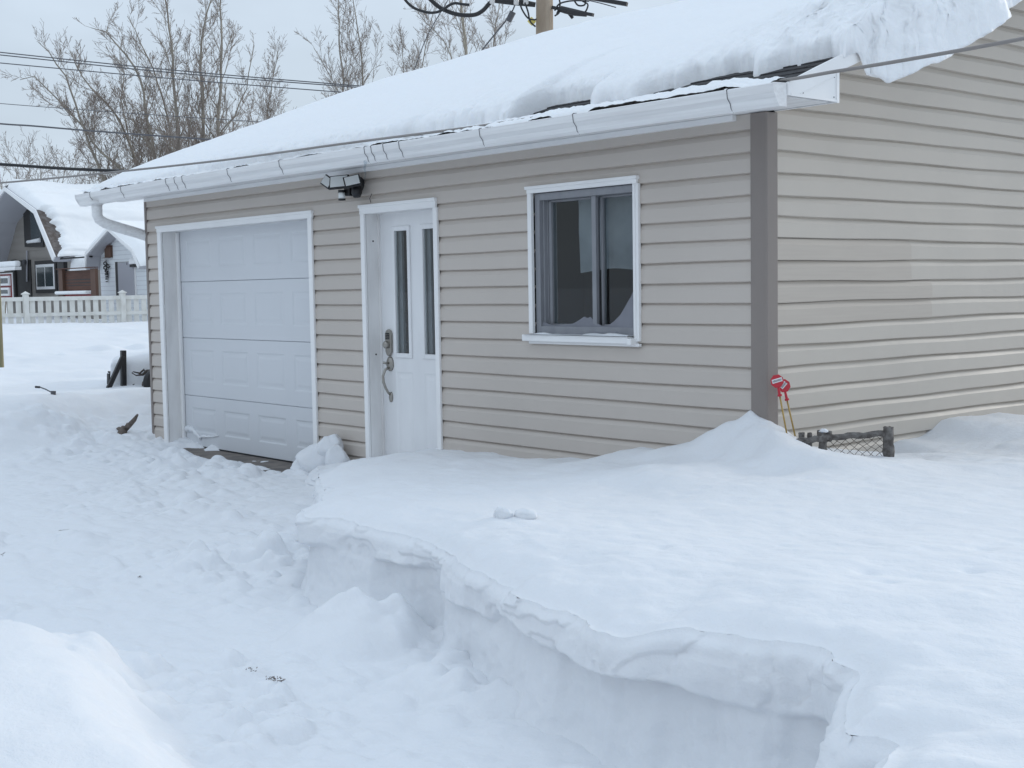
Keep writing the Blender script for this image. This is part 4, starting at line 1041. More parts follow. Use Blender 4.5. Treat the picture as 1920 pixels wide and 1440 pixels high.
Rf = [c for c in HS.children if c.name.startswith('roof')][0]
snowpts = []
nU, nV = 150, 150
u = np.linspace(0, 1, nU); v = np.linspace(0, 1, nV); U, V = np.meshgrid(u, v, indexing='ij')
l1 = math.hypot(xe-(xc+kneeX*.93), kneeZ-ze); l2 = math.hypot(kneeX*.93, pkZ-kneeZ); Lt = l1+l2
s_ = U*Lt
onl = s_ < l1
rx = np.where(onl, xe+(xc+kneeX*.93-xe)*s_/l1, (xc+kneeX*.93)-(kneeX*.93)*(s_-l1)/l2)
rz = np.where(onl, ze+(kneeZ-ze)*s_/l1, kneeZ+(pkZ-kneeZ)*(s_-l1)/l2)
e_ = np.where(onl, .06+.26*np.sin(np.clip(s_/l1,0,1)*math.pi*.95)**1.3+.13*fbm(s_*7, s_*0, 0, 3, 180), .02) ; e_ = e_*sm(0,.12,s_)+.03
y_ = yg + e_ + (11-e_)*V
k_ = sm(l1*.4, l1*1.35, s_)
nx_ = (1-k_)*.84 + k_*.42; nz_ = (1-k_)*.54+k_*.9
tt = (.10+.13*k_)*rnd(y_-yg-e_+.0, .25)*rnd(s_+.01, .12)*(1+.35*fbm(y_*.7, s_*1.2, 0, 4, 181)) + .045*sm(.2,.6,fbm(y_*.5, s_*2.4, 0, 3, 182))
tt = np.maximum(tt, .004); tt = tt*np.where(V < .001, .02, 1)
grid('roof_snow', np.stack([rx+nx_*tt, y_, rz+nz_*tt], 2), M['far_snow'], Rf, flip=True)
br = MB(); br.quad((xe+.01,yg,ze+.005),(xc+kneeX*.93+.012,yg,kneeZ+.0),(xc+kneeX*.93+.012,yg+1.1,kneeZ),(xe+.01,yg+1.1,ze+.005))
br.build('bare_shingles', M['brown_roof'], Rf)
# left slope snow
lu = np.linspace(0, 1, 30); U, V = np.meshgrid(lu, np.linspace(0,1,40), indexing='ij')
grid('roof_snow', np.stack([xc-kneeX*.93*U, yg+11*V, pkZ-(pkZ-kneeZ)*U+.16*rnd(1-U+.01,.2)*rnd(V*11+.01,.2)], 2), M['far_snow'], Rf, flip=True)
def wallpt(px, py, yw):   # intersection with the wall plane y = yw
    f = 2468.5430925953065; a = Vector(pix(px, py, 1.0)) - Vector((4.5532,-5.6469,1.3994)); t = (yw+5.647)/a.y
    return Vector((4.5532,-5.6469,1.3994)) + a*t
def wrect(m_, x0, y0, x1, y1, yw, t0=.0, t1=.06):
    a = wallpt(x0, y1, yw); b = wallpt(x1, y0, yw); m_.box(a.x, b.x, yw-t1, yw-t0, a.z, b.z); return (a.x, b.x, a.z, b.z)
yw = wy
def window(par, x0, y0, x1, y1, yw, fm, im, bd, bw, name='window', split=True):
    m_ = MB(); A_, B_, C_, D_ = wrect(m_, x0, y0, x1, y1, yw, 0, .05); w = m_.build(name, fm, par)
    m2 = MB(); m2.box(A_+bd, B_-bd, yw-.065, yw-.051, C_+bd, D_-bd); f_ = m2.build('sash', im, w)
    m3 = MB(); q = bd+bw; mid = (A_+B_)/2
    if split: m3.box(A_+q, mid-bw*.4, yw-.075, yw-.066, C_+q, D_-q); m3.box(mid+bw*.4, B_-q, yw-.075, yw-.066, C_+q, D_-q)
    else: m3.box(A_+q, B_-q, yw-.075, yw-.066, C_+q, D_-q)
    m3.build('pane', M['far_glass'], w)
    return w
window(HS, 70, 487, 107, 550, yw, M['trim_dark'], M['white'], .12, .09)
# upper window, its top cut by the rake
wa = wallpt(49,463,yw); wb = wallpt(84,463,yw)
m_ = MB(); tl = wallpt(48,382,yw); tr_ = wallpt(84,403,yw)
m_.prism([(wa.x,wa.z),(wb.x,wb.z),(wb.x,tr_.z),(wa.x,tl.z)], 1, yw-.05, yw); uw = m_.build('window', M['trim_dark'], HS)
m_ = MB(); pa = wallpt(62,455,yw); pb = wallpt(81,455,yw); pt1 = wallpt(62,394,yw); pt2 = wallpt(81,406,yw)
m_.prism([(pa.x,pa.z),(pb.x,pb.z),(pb.x,pt2.z),(pa.x,pt1.z)], 1, yw-.062, yw-.051); m_.build('pane', M['far_glass'], uw)
m_ = MB(); q1 = wallpt(57,455,yw); m_.tube([(q1.x,yw-.09,q1.z+.02),(wallpt(80,453,yw).x,yw-.09,q1.z+.04)], [.05,.07], 8); m_.build('sill_snow', M['far_snow'], uw, smooth=True)
m_ = MB(); wrect(m_, 35, 487, 58, 560, yw, 0, .03); m_.build('dark_doorway', M['trim_dark'], HS)
m_ = MB(); wrect(m_, 28, 487, 31, 560, yw, 0, .08); m_.build('porch_post', M['trim_dark'], HS)
m_ = MB(); a = wallpt(54,470,yw); b_ = wallpt(54,528,yw); m_.tube([(a.x,yw-.06,a.z),(b_.x,yw-.06,b_.z)], .03, 8); m_.build('downpipe', M['soffit_grey'], HS)
m_ = MB(); a = wallpt(55,490,yw); m_.tube([(a.x,yw-.16,a.z+.06),(a.x,yw-.16,a.z),(a.x,yw-.16,a.z-.10)], [.03,.075,.05], 8); m_.build('wall_lantern', M['wire'], HS)
# red side porch cut by the picture edge
RP = thing('red_porch', 'dark red porch front with white-framed window at the left picture edge', 'porch', tuple(wallpt(10,558,yw-1.0)))
m_ = MB(); wrect(m_, -40, 508, 29, 560, yw-1.0, 0, .05); m_.build('wall', M['trim_dark'], RP)
m_ = MB(); wrect(m_, -40, 511, 27, 560, yw-1.0, .052, .07); m_.build('white_trim', M['white'], RP)
m_ = MB(); wrect(m_, -40, 513.5, 25.5, 560, yw-1.0, .072, .09); m_.build('red_panel', M['red_paint'], RP)
w_ = window(RP, 0, 517, 19.5, 536, yw-1.09, M['white'], M['white'], .02, .05)
w_ = window(RP, 0, 539, 19.5, 555, yw-1.09, M['white'], M['white'], .02, .05, split=False)
m_ = MB(); A_ = wallpt(28,506,yw-1.3); B_ = wallpt(-40,494,yw-1.3); m_.box(B_.x, A_.x, yw-1.3, yw-1.1, A_.z+.10, A_.z+.28); rr = m_.build('canopy_snow', M['far_snow'], RP, bevel=.06)
m_ = MB(); m_.box(B_.x, A_.x, yw-1.3, yw-1.1, A_.z, A_.z+.10); m_.build('canopy', M['white'], RP)
# dark carport opening between the house and the shed
CP = MB(); wrect(CP, 100, 477, 175, 482.5, yw-.9, 0, .10); c_ = CP.build('porch_beam', M['soffit_grey'], HS)
CP = MB(); wrect(CP, 104, 482.5, 175, 500+60, yw+.9, 0, .04); CP.build('porch_back', M['house_grey'], HS)
CP = MB(); wrect(CP, 104, 482.6, 175, 485, yw-.9, 0.02, .10); CP.build('porch_lintel', M['trim_dark'], HS)
CP = MB(); wrect(CP, 117, 485, 126, 556, yw-.7, 0, .12); CP.build('porch_post', M['trim_dark'], HS)
o = rock('snow_heap', tuple(wallpt(152,506,yw-.45)), (.42,.35,.50), 310, M['far_snow']); tag(o, 'rounded snow heap behind the brown slatted screen', 'snow heap')
# brown privacy screen
ysn = yw-1.7
PS = thing('privacy_screen', 'brown slatted wooden privacy screen between grey house and white shed', 'screen', tuple(wallpt(150,555,ysn)))
m_ = MB(); wrect(m_, 120.5, 505.5, 177, 550, ysn, 0, .04); m_.build('board_panel', M['brown_wood'], PS)
m_ = MB()
for y in (510, 514.5, 519): wrect(m_, 122, y, 128, y+1.4, ysn, .041, .046); wrect(m_, 148, y, 174, y+1.2, ysn, .041, .046)
wrect(m_, 121, 524, 177, 524.6, ysn, .041, .046); wrect(m_, 121, 535, 177, 535.6, ysn, .041, .046); wrect(m_, 121, 530, 177, 530.4, ysn, .041, .046)
m_.build('slat_gap', M['trim_dark'], PS)
for (a, b) in ((116.5,121.5),(176.5,183.5)): m_ = MB(); wrect(m_, a, 503, b, 556, ysn-.04, 0, .08); m_.build('post', M['brown_post'], PS)
m_ = MB(); wrect(m_, 114, 501.5, 184, 504, ysn-.03, 0, .14); m_.build('cap_rail', M['brown_wood'], PS)
m_ = MB(); a = wallpt(120,548,ysn); b_ = wallpt(178,547,ysn); m_.box(a.x, b_.x, ysn-.28, ysn-.05, a.z-.06, a.z+.03); m_.build('ledge_snow', M['far_snow'], PS, bevel=.04)
m_ = MB(); wrect(m_, 117, 551, 183, 562, ysn-.02, 0, .05); m_.build('kick_board', M['red_paint'], PS)
# white gambrel shed
ysh = yw-1.05
SH = thing('white_shed', 'small white gambrel shed with grey door and snow cap', 'shed', tuple(wallpt(215,556,ysh)))
so = [wallpt(x, y, ysh) for x, y in ((262.5,498),(250,468),(204,428),(162,474),(160,500))]
so = [(p.x, p.z) for p in so]
# roof outline projects .9 in front of the gable wall on the left: build wall set back
OS = .38
yws = ysh+OS
wl = MB(); sw = [(p[0]*1.0, p[1]-.05) for p in so]
mcx = sum(p[0] for p in so)/5
sw = [(p[0]+(mcx-p[0])*.06, p[1]-.07) for p in so]
wl.prism([(sw[0][0]-.02,.2)]+sw+[(sw[-1][0]+.05,.2)], 1, yws, yws+5); W_ = wl.build('wall', M['shed_white'], SH)
lp = MB(); z = .7
while z < max(p[1] for p in sw)-.1:
    # width at this height
    xl_ = None
    poly = [(sw[0][0]-.02,.2)]+sw+[(sw[-1][0]+.05,.2)]; xsx = []
    for i in range(len(poly)):
        (x0, z0), (x1, z1) = poly[i], poly[(i+1)%len(poly)]
        if (z0-z)*(z1-z) < 0: xsx.append(x0+(x1-x0)*(z-z0)/(z1-z0))
    if len(xsx) >= 2: lp.box(min(xsx)+.02, max(xsx)-.02, yws-.006, yws, z, z+.006)
    z += .12
lp.build('clapboard_lines', M['soffit_grey'], W_)
def shell2(name, o0, off_in, y0, y1, mat, par): 
    m_ = MB(); n = len(o0); ins = [(p[0]+(mcx-p[0])*.045, p[1]-off_in) for p in o0]
    m_.prism(o0+ins[::-1], 1, y0, y1); return m_.build(name, mat, par)
SR = shell2('roof', so, .09, ysh, yws+5, M['soffit_grey'], SH)
shell2('fascia', [(p[0]+(p[0]-mcx)*.008, p[1]+.008) for p in so], .075, ysh-.04, ysh-.002, M['white'], SH)
# snow cap of the shed
path = np.array([(so[0][0]+.06,so[0][1]-.02)]+so[1:4]+[(so[4][0]-.02,so[4][1]+.15)]); sl_ = np.concatenate([[0], np.cumsum(np.hypot(*(path[1:]-path[:-1]).T))])
s = np.linspace(0, sl_[-1], 80); px_ = np.interp(s, sl_, path[:,0]); pz_ = np.interp(s, sl_, path[:,1])
kx = np.gradient(pz_); kz = -np.gradient(px_); nl = np.hypot(kx, kz); kx /= nl; kz /= nl
sgn = np.sign(kz.mean()); kx *= sgn; kz *= sgn
ker = np.ones(9)/9; kx = np.convolve(np.pad(kx,4,'edge'), ker, 'valid'); kz = np.convolve(np.pad(kz,4,'edge'), ker, 'valid')
V = np.linspace(0, 1, 50)[None,:]; ysn_ = ysh-.02+5*V
tk = (.05+.22*np.clip(kz,0,1)**1.5)[:,None]*rnd(ysn_-ysh+.02+1e-4, .25)*rnd(np.minimum(s, sl_[-1]-s)[:,None]+.002, .15)*(1+.2*fbm(px_[:,None]*1.2, ysn_*1.2, 0, 2, 190))
grid('snow_cap', np.stack([px_[:,None]+kx[:,None]*tk, np.broadcast_to(ysn_, tk.shape), pz_[:,None]+kz[:,None]*tk], 2), M['far_snow'], SR, flip=sgn > 0)
m_ = MB(); wrect(m_, 218, 489, 254.5, 556, yws, .0, .02); m_.build('door_frame', M['white'], SH)
m_ = MB(); wrect(m_, 222.5, 491, 252, 556, yws, .021, .035); D_ = m_.build('door', M['shed_door'], SH)
m_ = MB(); wrect(m_, 220.5, 491, 222.5, 556, yws, .036, .04); wrect(m_, 222, 490.5, 252, 491.7, yws, .036, .04); wrect(m_, 240, 492, 240.8, 497, yws, .036, .04); m_.build('door_gap', M['trim_dark'], D_)
m_ = MB(); wrect(m_, 224, 504, 251, 504.5, yws, .036, .038); m_.build('door_rail', M['soffit_grey'], D_)
# lower white wing to the right of the shed
WG = thing('white_wing', 'low white building right of the shed behind the garage corner', 'building', tuple(wallpt(275,556,yws+.4)))
m_ = MB(); wrect(m_, 264.5, 500, 320, 560, yws+.2, -3, .0); m_.build('wall', M['shed_white'], WG)
m_ = MB(); a = wallpt(256,497.5,yws+.1); b_ = wallpt(320,500,yws+.1); m_.box(a.x, b_.x, yws-.1, yws+.25, a.z-.05, a.z+.02); m_.build('eave', M['trim_dark'], WG)
m_ = MB(); a = wallpt(254,495,yws+.1); m_.prism([(yws-.12,a.z-.02),(yws+3,a.z+1.3),(yws+3,a.z+1.6),(yws+.2,a.z+.35),(yws-.1,a.z+.13)], 0, a.x, b_.x); m_.build('roof_snow', M['far_snow'], WG, bevel=.05)
# birdhouse and hanging ornament on the shed
BH = thing('birdhouse', 'rusty brown birdhouse on the white shed gable', 'birdhouse', tuple(wallpt(206,483,yws)))
m_ = MB(); wrect(m_, 201, 463, 211, 483, yws, .0, .07); m_.build('box', M['brown_post'], BH)
m_ = MB(); wrect(m_, 200.5, 461.5, 205, 464, yws, .0, .09); wrect(m_, 206, 460, 211, 463, yws, 0, .09); wrect(m_, 195, 482.5, 211, 484, yws, 0, .10); m_.build('ledge', M['brown_wood'], BH)
OR = thing('wall_ornament', 'black hanging scroll ornament on the white shed below the birdhouse', 'ornament', tuple(wallpt(203,500,yws)))
m_ = MB()
def wc(px, py): p = wallpt(px, py, yws); return (p.x, yws-.05, p.z)
for (cx_, cy_, r_) in ((201,494,3.2),(206,499,3.0),(200.5,502,2.8),(203,508,2.6)):
    m_.tube([wc(cx_+r_*math.cos(a*.45), cy_+r_*math.sin(a*.45)) for a in range(12)], .018, 5)
m_.tube([wc(202,487), wc(203,512)], .012, 5); m_.build('scroll', M['trim_dark'], OR)
for (cx_, cy_, s) in ((203,514,.07),(203.5,519,.05),(203,523,.04),(203.5,528,.025)):
    m_ = MB(); p = wc(cx_, cy_); m_.box(p[0]-s,p[0]+s,p[1]-.02,p[1]+.02,p[2]-s*.5,p[2]+s*.5); m_.build('drop', M['trim_dark'], OR)

# ================================================================ THE HOUSE THE YARD BELONGS TO (behind the viewpoint; its reflection stands in the door glass)
OWN = thing('grey_house', 'grey house seen only as a reflection in the door glass', 'house', (6,-22,0))
m_ = MB(); m_.box(-8,20,-25.5,-17.2,-.1,4.4); w_ = m_.build('wall', M['own_wall'], OWN)
m_ = MB(); m_.prism([(-26,4.4),(-21.35,6.6),(-16.7,4.4),(-16.7,4.25),(-26,4.25)], 0, -8.5, 20.5); r_ = m_.build('roof', M['shingle'], OWN)
m_ = MB(); m_.prism([(-26,4.43),(-21.35,6.63),(-16.75,4.43),(-16.8,4.6),(-21.35,6.9),(-25.9,4.6)], 0, -8.45, 20.45); m_.build('roof_snow', M['far_snow'], r_, bevel=.08)
for x in (-1.2,2.0,6.2,10.5):
    m_ = MB(); m_.box(x,x+1.3,-17.2,-17.14,1.2,2.6); f_ = m_.build('window', M['white'], OWN); m_ = MB(); m_.box(x+.08,x+1.22,-17.14,-17.12,1.28,2.52); m_.build('pane', M['far_glass'], f_)
    m_ = MB(); m_.box(x,x+1.3,-17.2,-17.14,3.0,3.9); f_ = m_.build('window', M['white'], OWN); m_ = MB(); m_.box(x+.08,x+1.22,-17.14,-17.12,3.08,3.82); m_.build('pane', M['far_glass'], f_)

# ================================================================ TREES
def tree(trunk_px, D, r0, lab, seed, dens=1.0, barkm='bark', spread=1.0, group='bare trees behind the garages', toward=0.0, name='bare_tree', forks=None, blen=1.0, lo=.25):
    rg = random.Random(seed)
    pts = [Vector(pix(x, y, D)) for x, y in trunk_px]
    base = Vector((pts[0].x, pts[0].y, .2)) if pts[0].z > .2 else pts[0]
    if (pts[0]-base).length > .3:
        d0 = (pts[1]-pts[0]).normalized(); k = (pts[0].z-.2)
        base = Vector((pts[0].x - d0.x/max(d0.z,.4)*k*.5, pts[0].y - d0.y/max(d0.z,.4)*k*.5, .2)); pts = [base]+pts
    # resample
    L = [0]
    for a, b in zip(pts[:-1], pts[1:]): L.append(L[-1]+(b-a).length)
    tot = L[-1]; N_ = max(12, int(tot/.5)); P_ = []
    for i in range(N_+1):
        s = tot*i/N_; k = 0
        while k < len(L)-2 and L[k+1] < s: k += 1
        t = (s-L[k])/(L[k+1]-L[k]+1e-9); p = pts[k].lerp(pts[k+1], t)
        j = .035*min(1, i/3); P_.append(p+Vector((rg.uniform(-j,j), rg.uniform(-j,j), 0)))
    rad = [r0*.88*(1-i/N_)**.75+.010 for i in range(N_+1)]
    T_ = thing(name, lab, 'tree', tuple(base), group)
    MB().tube(P_, rad, 8).build('trunk', M[barkm], T_, smooth=True, fix=False)
    limbs = MB(); tw = MB()
    view = Vector((-.75,.65,0))
    def branch(p, d, L_, r, lev):
        n = 5 if lev < 2 else 4
        pl = [p]; q = p.copy(); dd = d.copy(); ds_ = [dd.copy()]
        for i in range(n):
            up = Vector((0,0,1))*(.20 if lev == 1 else .12)
            dd = (dd + up + Vector((rg.gauss(0,.16), rg.gauss(0,.16), rg.gauss(0,.12)))).normalized()
            q = q + dd*(L_/n); pl.append(q.copy()); ds_.append(dd.copy())
        rr = [max(r*(1-.8*i/n), .0055) for i in range(n+1)]
        (limbs if lev == 1 else tw).tube(pl, rr, 5 if lev == 1 else 3, cap=False)
        if lev >= 4 or L_ < .35: return
        nb = int({1: 7+L_*3.0, 2: 4+L_*3.4, 3: 2+L_*2.8}[lev]*dens*rg.uniform(.8,1.2))
        for k in range(nb):
            t = rg.uniform(.18, 1.0); i = min(int(t*n), n-1); pp = pl[i].lerp(pl[i+1], t*n-i)
            side = ds_[i].orthogonal().normalized(); side.rotate(Matrix.Rotation(rg.uniform(0, 6.28), 3, ds_[i]))
            ang = rg.uniform(.45,.95); nd = (ds_[i]*math.cos(ang)+side*math.sin(ang)).normalized()
            branch(pp, nd, L_*rg.uniform(.28,.55)*(1-.45*t), r*.42, lev+1)
    nb = int(tot*2.2*dens)
    for k in range(nb):
        t = lo + (1-lo)*((k+rg.random())/nb); s = t*N_; i = min(int(s), N_-1); p = P_[i].lerp(P_[i+1], s-i)
        ax_ = (P_[i+1]-P_[i]).normalized(); a = rg.uniform(0, 6.28); side = Vector((math.cos(a), math.sin(a), 0)); side = (side-ax_*side.dot(ax_)).normalized()
        ang = rg.uniform(.55,.95)*spread; d = (ax_*math.cos(ang)+side*math.sin(ang)).normalized()
        Lb = blen*(tot*.22)*(1-.75*(t-lo)/(1-lo))*rg.uniform(.55,1.15)+.3
        branch(p, d, Lb, rad[i]*.36, 1)
    c = limbs.build('crown', M[barkm if barkm == 'bark' else 'bark'], T_, fix=False)
    tw.build('twigs', M['twig'], c, fix=False)
    return T_
TR_ = [
 ([(193,330),(165,262),(152,225),(128,150),(88,95),(72,78)], 46, .085, 'pale leaning tree at the far left of the bare grove', 1, 1.15, 1.1),
 ([(232,322),(180,275),(155,235),(100,180),(60,140),(38,150)], 46, .075, 'leaning tree reaching lowest to the left over the neighbour roof', 2, 1.15, 1.1),
 ([(255,300),(218,215),(165,158),(140,118),(132,95)], 47, .085, 'leaning tree third from the left in the bare grove', 3, 1.15, 1.0),
 ([(290,292),(275,215),(262,140),(232,100),(200,60),(172,52)], 46, .10, 'tree whose top curves left in the middle of the grove', 4, 1.2, 1.0),
 ([(258,310),(240,255),(226,190),(232,130),(205,95)], 49, .055, 'slender dark tree between the leaning trunks', 5, 1.0, .9),
 ([(318,285),(320,235),(300,170),(285,125),(262,80),(240,30)], 47, .065, 'slim tree left of the three tall straight trunks', 6, 1.0, 1.0),
 ([(336,275),(329,190),(323,90),(311,10),(305,-60)], 45, .10, 'leftmost of the three tall straight trunks', 7, .95, .8),
 ([(381,258),(379,160),(375,90),(383,40),(398,-10),(410,-60)], 45, .10, 'middle of the three tall straight trunks', 8, .95, .8),
 ([(409,250),(413,170),(417,70),(413,0),(414,-70)], 45, .10, 'rightmost of the three tall straight trunks', 9, .95, .85),
]
for px_, D, r, lb, sd, dn, sp_ in TR_: tree(px_, D, r, lb, sd, dn, spread=sp_)
tree([(408,252),(440,215),(462,165),(478,85)], 46, .045, 'thin tree leaning right beside the tall trunks', 19, 1.0, spread=.9)
TR2 = [
 ([(500,225),(508,170),(518,120),(521,88)], 55, .05, 'small bare tree standing alone over the low end of the garage roof', 10, 1.2, .7),
 ([(643,175),(638,90),(633,0),(632,-50)], 50, .065, 'left tree of the pair over the middle of the roof', 11, .9, .75),
 ([(637,175),(612,130),(590,90)], 50, .03, 'thin leaning shoot left of the tree pair', 12, .9, .7),
 ([(679,162),(677,90),(666,20),(655,-40)], 50, .055, 'right tree of the pair over the middle of the roof', 13, .9, .7),
 ([(757,140),(755,90),(752,62)], 55, .035, 'small twiggy tree right of the roof kink', 14, 1.1, .8),
 ([(790,125),(800,80),(812,30),(818,-10)], 50, .035, 'young tree left of the pale birch-like trunk', 15, 1.0, .9),
 ([(850,112),(828,70),(800,45),(780,20)], 48, .04, 'dark leaning tree left of the pale trunk', 17, 1.0, .9),
 ([(925,85),(930,50),(936,5),(942,-30)], 50, .045, 'small tree between the pale trunk and the utility pole', 16, 1.1, .9),
]
for px_, D, r, lb, sd, dn, sp_ in TR2: tree(px_, D, r, lb, sd, dn, spread=sp_, blen=1.1)
tree([(873,102),(872,60),(865,20),(862,-40),(861,-120)], 40, .11, 'pale trunked tree standing just left of the utility pole', 18, .8, barkm='pale_bark', spread=.85)
# low scrub at the foot of the grove, all along behind the houses
for i, (x, y, w) in enumerate(((30,322,1),(75,325,1),(120,322,1),(300,300,1),(355,285,1),(430,250,1),(470,235,.8))):
    tree([(x,y+10),(x+4,y-10),(x-3,y-28)], 52, .03, ['leftmost low scrubby tree above the house ridge','second low scrubby tree above the house ridge','low scrubby tree between the house ridge and the garage','scrubby young tree behind the leaning trunks','scrubby young tree between the tall trunks','scrubby young tree right of the tall trunks','low scrub near the small lone tree'][i], 30+i, .8, spread=1.1, group='low scrub trees behind the houses', blen=2.2, name='scrub_tree', lo=.45)

# ================================================================ POLE AND WIRES
UP = thing('utility_pole', 'wooden utility pole with black cable brackets behind the roof', 'utility pole', (-14.27,11.5,0))
pb0 = pix(1021,62,25); pt0 = pix(1021,-70,25)
mb = MB(); mb.tube([(pb0[0],pb0[1],.2), pb0, pt0], [.19,.165,.155], 20); mb.build('pole', M['pole_wood'], UP, smooth=True)
mb = MB(); mb.beam(pix(1036,14,24.9), pix(1112,28,24.4), .07, .06); mb.tube([pix(1052,17,24.8), pix(1075,23,24.6), pix(1100,27,24.5)], [.06,.065,.045], 10); mb.tube([pix(1066,24,24.7), pix(1074,34,24.7)], .03, 6)
mb.build('bracket_arm', M['cable'], UP)
mb = MB(); mb.beam(pix(1095,-6,24.6), pix(1176,8,24.3), .09, .07); mb.build('splice_case', M['cable'], UP)
mb = MB(); mb.tube([pix(922,1,25), pix(965,3,25), pix(1004,9,25)], [.04,.07,.045], 10); mb.build('splice_case', M['cable'], UP)
for (x, y) in ((986,2),(1062,20),(968,3),(923,1)):
    mb = MB(); mb.tube([pix(x,y-5,24.9), pix(x,y+5,24.9)], [.05,.05], 10); mb.build('clamp', M['insulator'], UP)
mb = MB(); mb.tube([pix(993,36,24.9), pix(1001,44,24.9)], [.06,.06], 8); mb.build('yellow_tag', M['yellow'], UP)
loops = [[(974,5),(980,20),(990,34),(1001,37),(1006,36)], [(984,5),(990,22),(994,40),(1004,50)], [(1040,20),(1048,8),(1062,3),(1080,1),(1105,2)],[(1092,2),(1102,8),(1100,18),(1095,25)],[(1076,0),(1084,10),(1096,9),(1098,-2)],[(1044,26),(1050,10),(1048,-5)],[(1040,30),(1048,24),(1050,14)]]
mb = MB()
for lp_ in loops: 
    q = catmull([pix(x, y, 24.8) for x, y in lp_], [6]*(len(lp_)-1)); mb.tube([tuple(p) for p in q], .016, 6)
mb.build('cable_loops', M['cable'], UP, smooth=True)
def wire(pxs, r, lab, mat='wire', cat='wire', group='overhead wires', name='overhead_wire', per_=8):
    q = catmull([pix(*p) for p in pxs], [per_]*(len(pxs)-1)); o = MB().tube([tuple(p) for p in q], r, 6).build(name, M[mat], smooth=True, fix=False)
    tag(o, lab, cat, group); return o
wire([(735,-40,24.9),(757,-4,24.9),(775,14,24.9),(800,23,24.9),(818,23,24.9),(832,17,24.9),(842,10,24.9),(853,6,24.9),(868,8,24.9),(880,9,24.9)], .026, 'black drooping cable ending at a splice left of the pale trunk', 'cable', 'cable')
wire([(785,-25,25),(805,-3,25),(828,16,25),(858,27,25),(888,28,25),(905,20,25),(918,6,25),(926,1,25),(945,2,25)], .040, 'thicker black cable sagging in a loop towards the utility pole', 'cable', 'cable')
wire([(1105,1,24.5),(1130,7,24.4),(1155,14,24.3)], .01, 'thin wire end right of the utility pole')
wire([(968,3,25.2),(955,30,25.3),(915,80,25.5),(880,125,25.6)], .014, 'diagonal guy wire with an insulator left of the pole')
mb = MB(); mb.tube([pix(962,22,25.15), pix(953,40,25.2)], [.06,.06], 8); o = mb.build('guy_insulator', M['wire']); tag(o, 'grey insulator on the diagonal guy wire', 'insulator')
wire([(840,0,27),(800,70,27),(770,150,27)], .010, 'thin wire crossing behind the pale trunk')
wire([(-200,76,30),(0,98,30),(330,132,30),(660,160,30),(900,178,30)], .013, 'uppermost of the thin wires crossing the bare grove')
wire([(-200,83,30),(0,103,30),(330,137,30),(660,163,30),(900,180,30)], .013, 'wire just below the uppermost across the bare grove')
wire([(-200,97,30),(0,118,30),(330,148,30),(628,172,30),(900,192,30)], .012, 'third wire down across the bare grove')
wire([(-200,175,30),(0,194,30),(240,212,30),(480,228,30),(700,240,30)], .008, 'faint fine wire across the leaning trunks')
wire([(-200,215,22),(0,232,22),(60,236,22),(180,246,22),(400,262,22),(600,275,22)], .014, 'twisted wire below the faint one, crossing the leaning trunks')
wire([(-200,297,16),(0,308,16),(120,316,16),(235,321,16),(420,330,16)], .019, 'thick black cable ending behind the roof snow at the left eave', 'cable', 'cable')
wire([(-300,366,13.5),(0,343,12.4),(200,324,11.4),(420,300,10.5),(640,270,9.3),(900,236,8.2),(1200,190,7.2),(1460,152,6.5),(1560,135,6.25),(1700,112,5.9),(1920,72,5.5),(2300,-5,4.9)], .0085, 'light grey service cable passing in front of the gutter', 'grey_cable', 'cable', None, 'service_cable', 12)

# ================================================================ LIGHT, SKY, CAMERA
SUN_EL = math.radians(16)
sd = Vector((.09,.995,0)).normalized()
sun_dir = Vector((sd.x*math.cos(SUN_EL), sd.y*math.cos(SUN_EL), math.sin(SUN_EL)))
w = bpy.data.worlds.new('World'); sc.world = w; w.use_nodes = True; N = w.node_tree.nodes; L = w.node_tree.links
bg = N['Background']
sky = N.new('ShaderNodeTexSky'); sky.sky_type = 'NISHITA'; sky.sun_disc = False; sky.sun_elevation = SUN_EL
sky.sun_rotation = math.atan2(sun_dir.x, sun_dir.y); sky.dust_density = 2.0; sky.air_density = 1.0
tc = N.new('ShaderNodeTexCoord'); mp = N.new('ShaderNodeMapping'); mp.inputs['Scale'].default_value = (1.2,1.2,3.0)
L.new(tc.outputs['Generated'], mp.inputs['Vector'])
nz = N.new('ShaderNodeTexNoise'); nz.inputs['Scale'].default_value = 1.6; nz.inputs['Detail'].default_value = 6; nz.inputs['Roughness'].default_value = .5
L.new(mp.outputs[0], nz.inputs['Vector'])
cr = N.new('ShaderNodeMapRange'); cr.inputs[1].default_value = .3; cr.inputs[2].default_value = .7; cr.inputs[3].default_value = .72; cr.inputs[4].default_value = .93
L.new(nz.outputs['Fac'], cr.inputs[0])
mul = N.new('ShaderNodeMix'); mul.data_type = 'RGBA'; mul.blend_type = 'MIX'
cloud = N.new('ShaderNodeRGB'); cloud.outputs[0].default_value = (6.15,7.15,8.3,1)
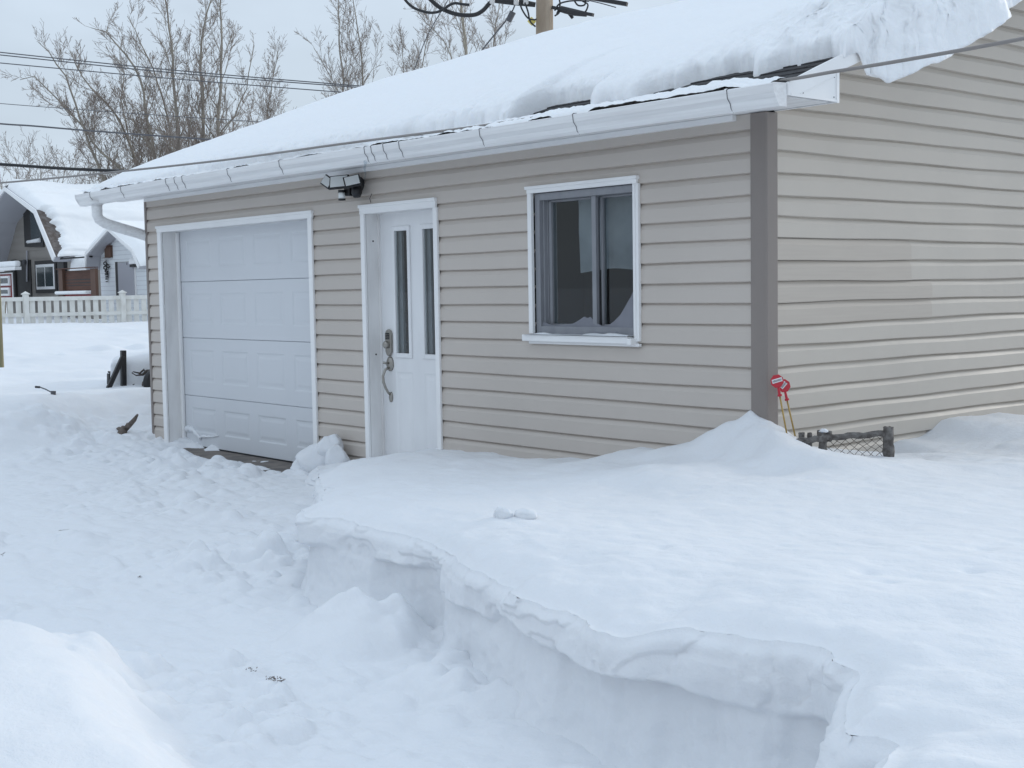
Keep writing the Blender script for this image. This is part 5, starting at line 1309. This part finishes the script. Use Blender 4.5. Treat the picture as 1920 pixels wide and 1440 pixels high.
# an overcast veil is brighter overhead than at the horizon
sx_ = N.new('ShaderNodeSeparateXYZ'); L.new(tc.outputs['Generated'], sx_.inputs[0])
zr = N.new('ShaderNodeMapRange'); zr.inputs[1].default_value = .12; zr.inputs[2].default_value = .9; zr.inputs[3].default_value = 1.0; zr.inputs[4].default_value = 1.6
L.new(sx_.outputs[2], zr.inputs[0])
n2_ = N.new('ShaderNodeTexNoise'); n2_.inputs['Scale'].default_value = 3.2; n2_.inputs['Detail'].default_value = 5; L.new(mp.outputs[0], n2_.inputs['Vector'])
cb = N.new('ShaderNodeMapRange'); cb.inputs[1].default_value = .3; cb.inputs[2].default_value = .7; cb.inputs[3].default_value = .93; cb.inputs[4].default_value = 1.09
L.new(n2_.outputs['Fac'], cb.inputs[0]); mz = N.new('ShaderNodeMath'); mz.operation = 'MULTIPLY'; L.new(zr.outputs[0], mz.inputs[0]); L.new(cb.outputs[0], mz.inputs[1])
vm = N.new('ShaderNodeVectorMath'); vm.operation = 'SCALE'; L.new(cloud.outputs[0], vm.inputs[0]); L.new(mz.outputs[0], vm.inputs['Scale'])
L.new(cr.outputs[0], mul.inputs[0]); L.new(sky.outputs[0], mul.inputs[6]); L.new(vm.outputs[0], mul.inputs[7])
L.new(mul.outputs[2], bg.inputs[0]); bg.inputs[1].default_value = 0.10
sl = bpy.data.lights.new('sun', 'SUN'); sl.energy = 1.1; sl.angle = math.radians(10); sl.color = (1,.95,.88)
so_ = bpy.data.objects.new('sun', sl); COL.objects.link(so_); so_.rotation_euler = (-sun_dir).to_track_quat('-Z','Y').to_euler()
cam = bpy.data.cameras.new('camera'); co = bpy.data.objects.new('camera', cam); COL.objects.link(co)
cam.sensor_fit = 'HORIZONTAL'; cam.sensor_width = 36; cam.lens = 36*2468.5430925953065/1920; cam.clip_end = 3000; cam.clip_start = .05
r = np.array([[0.6526545,0.7574796,-0.0163358],[0.0438167,-0.0592604,-0.9972805],[-0.7563876,0.6501638,-0.0718668]])
R3 = Matrix(((r[0][0], -r[1][0], -r[2][0]), (r[0][1], -r[1][1], -r[2][1]), (r[0][2], -r[1][2], -r[2][2])))
R3 = R3.to_quaternion().normalized().to_matrix()
co.matrix_world = Matrix.Translation((4.5532,-5.6469,1.3994)) @ R3.to_4x4()
sc.camera = co
sc.render.engine = 'CYCLES'
sc.view_settings.view_transform = 'Standard'; sc.view_settings.look = 'None'; sc.view_settings.gamma = 1; sc.view_settings.exposure = 0.06
sc.cycles.max_bounces = 6; sc.cycles.diffuse_bounces = 4; sc.cycles.transparent_max_bounces = 8
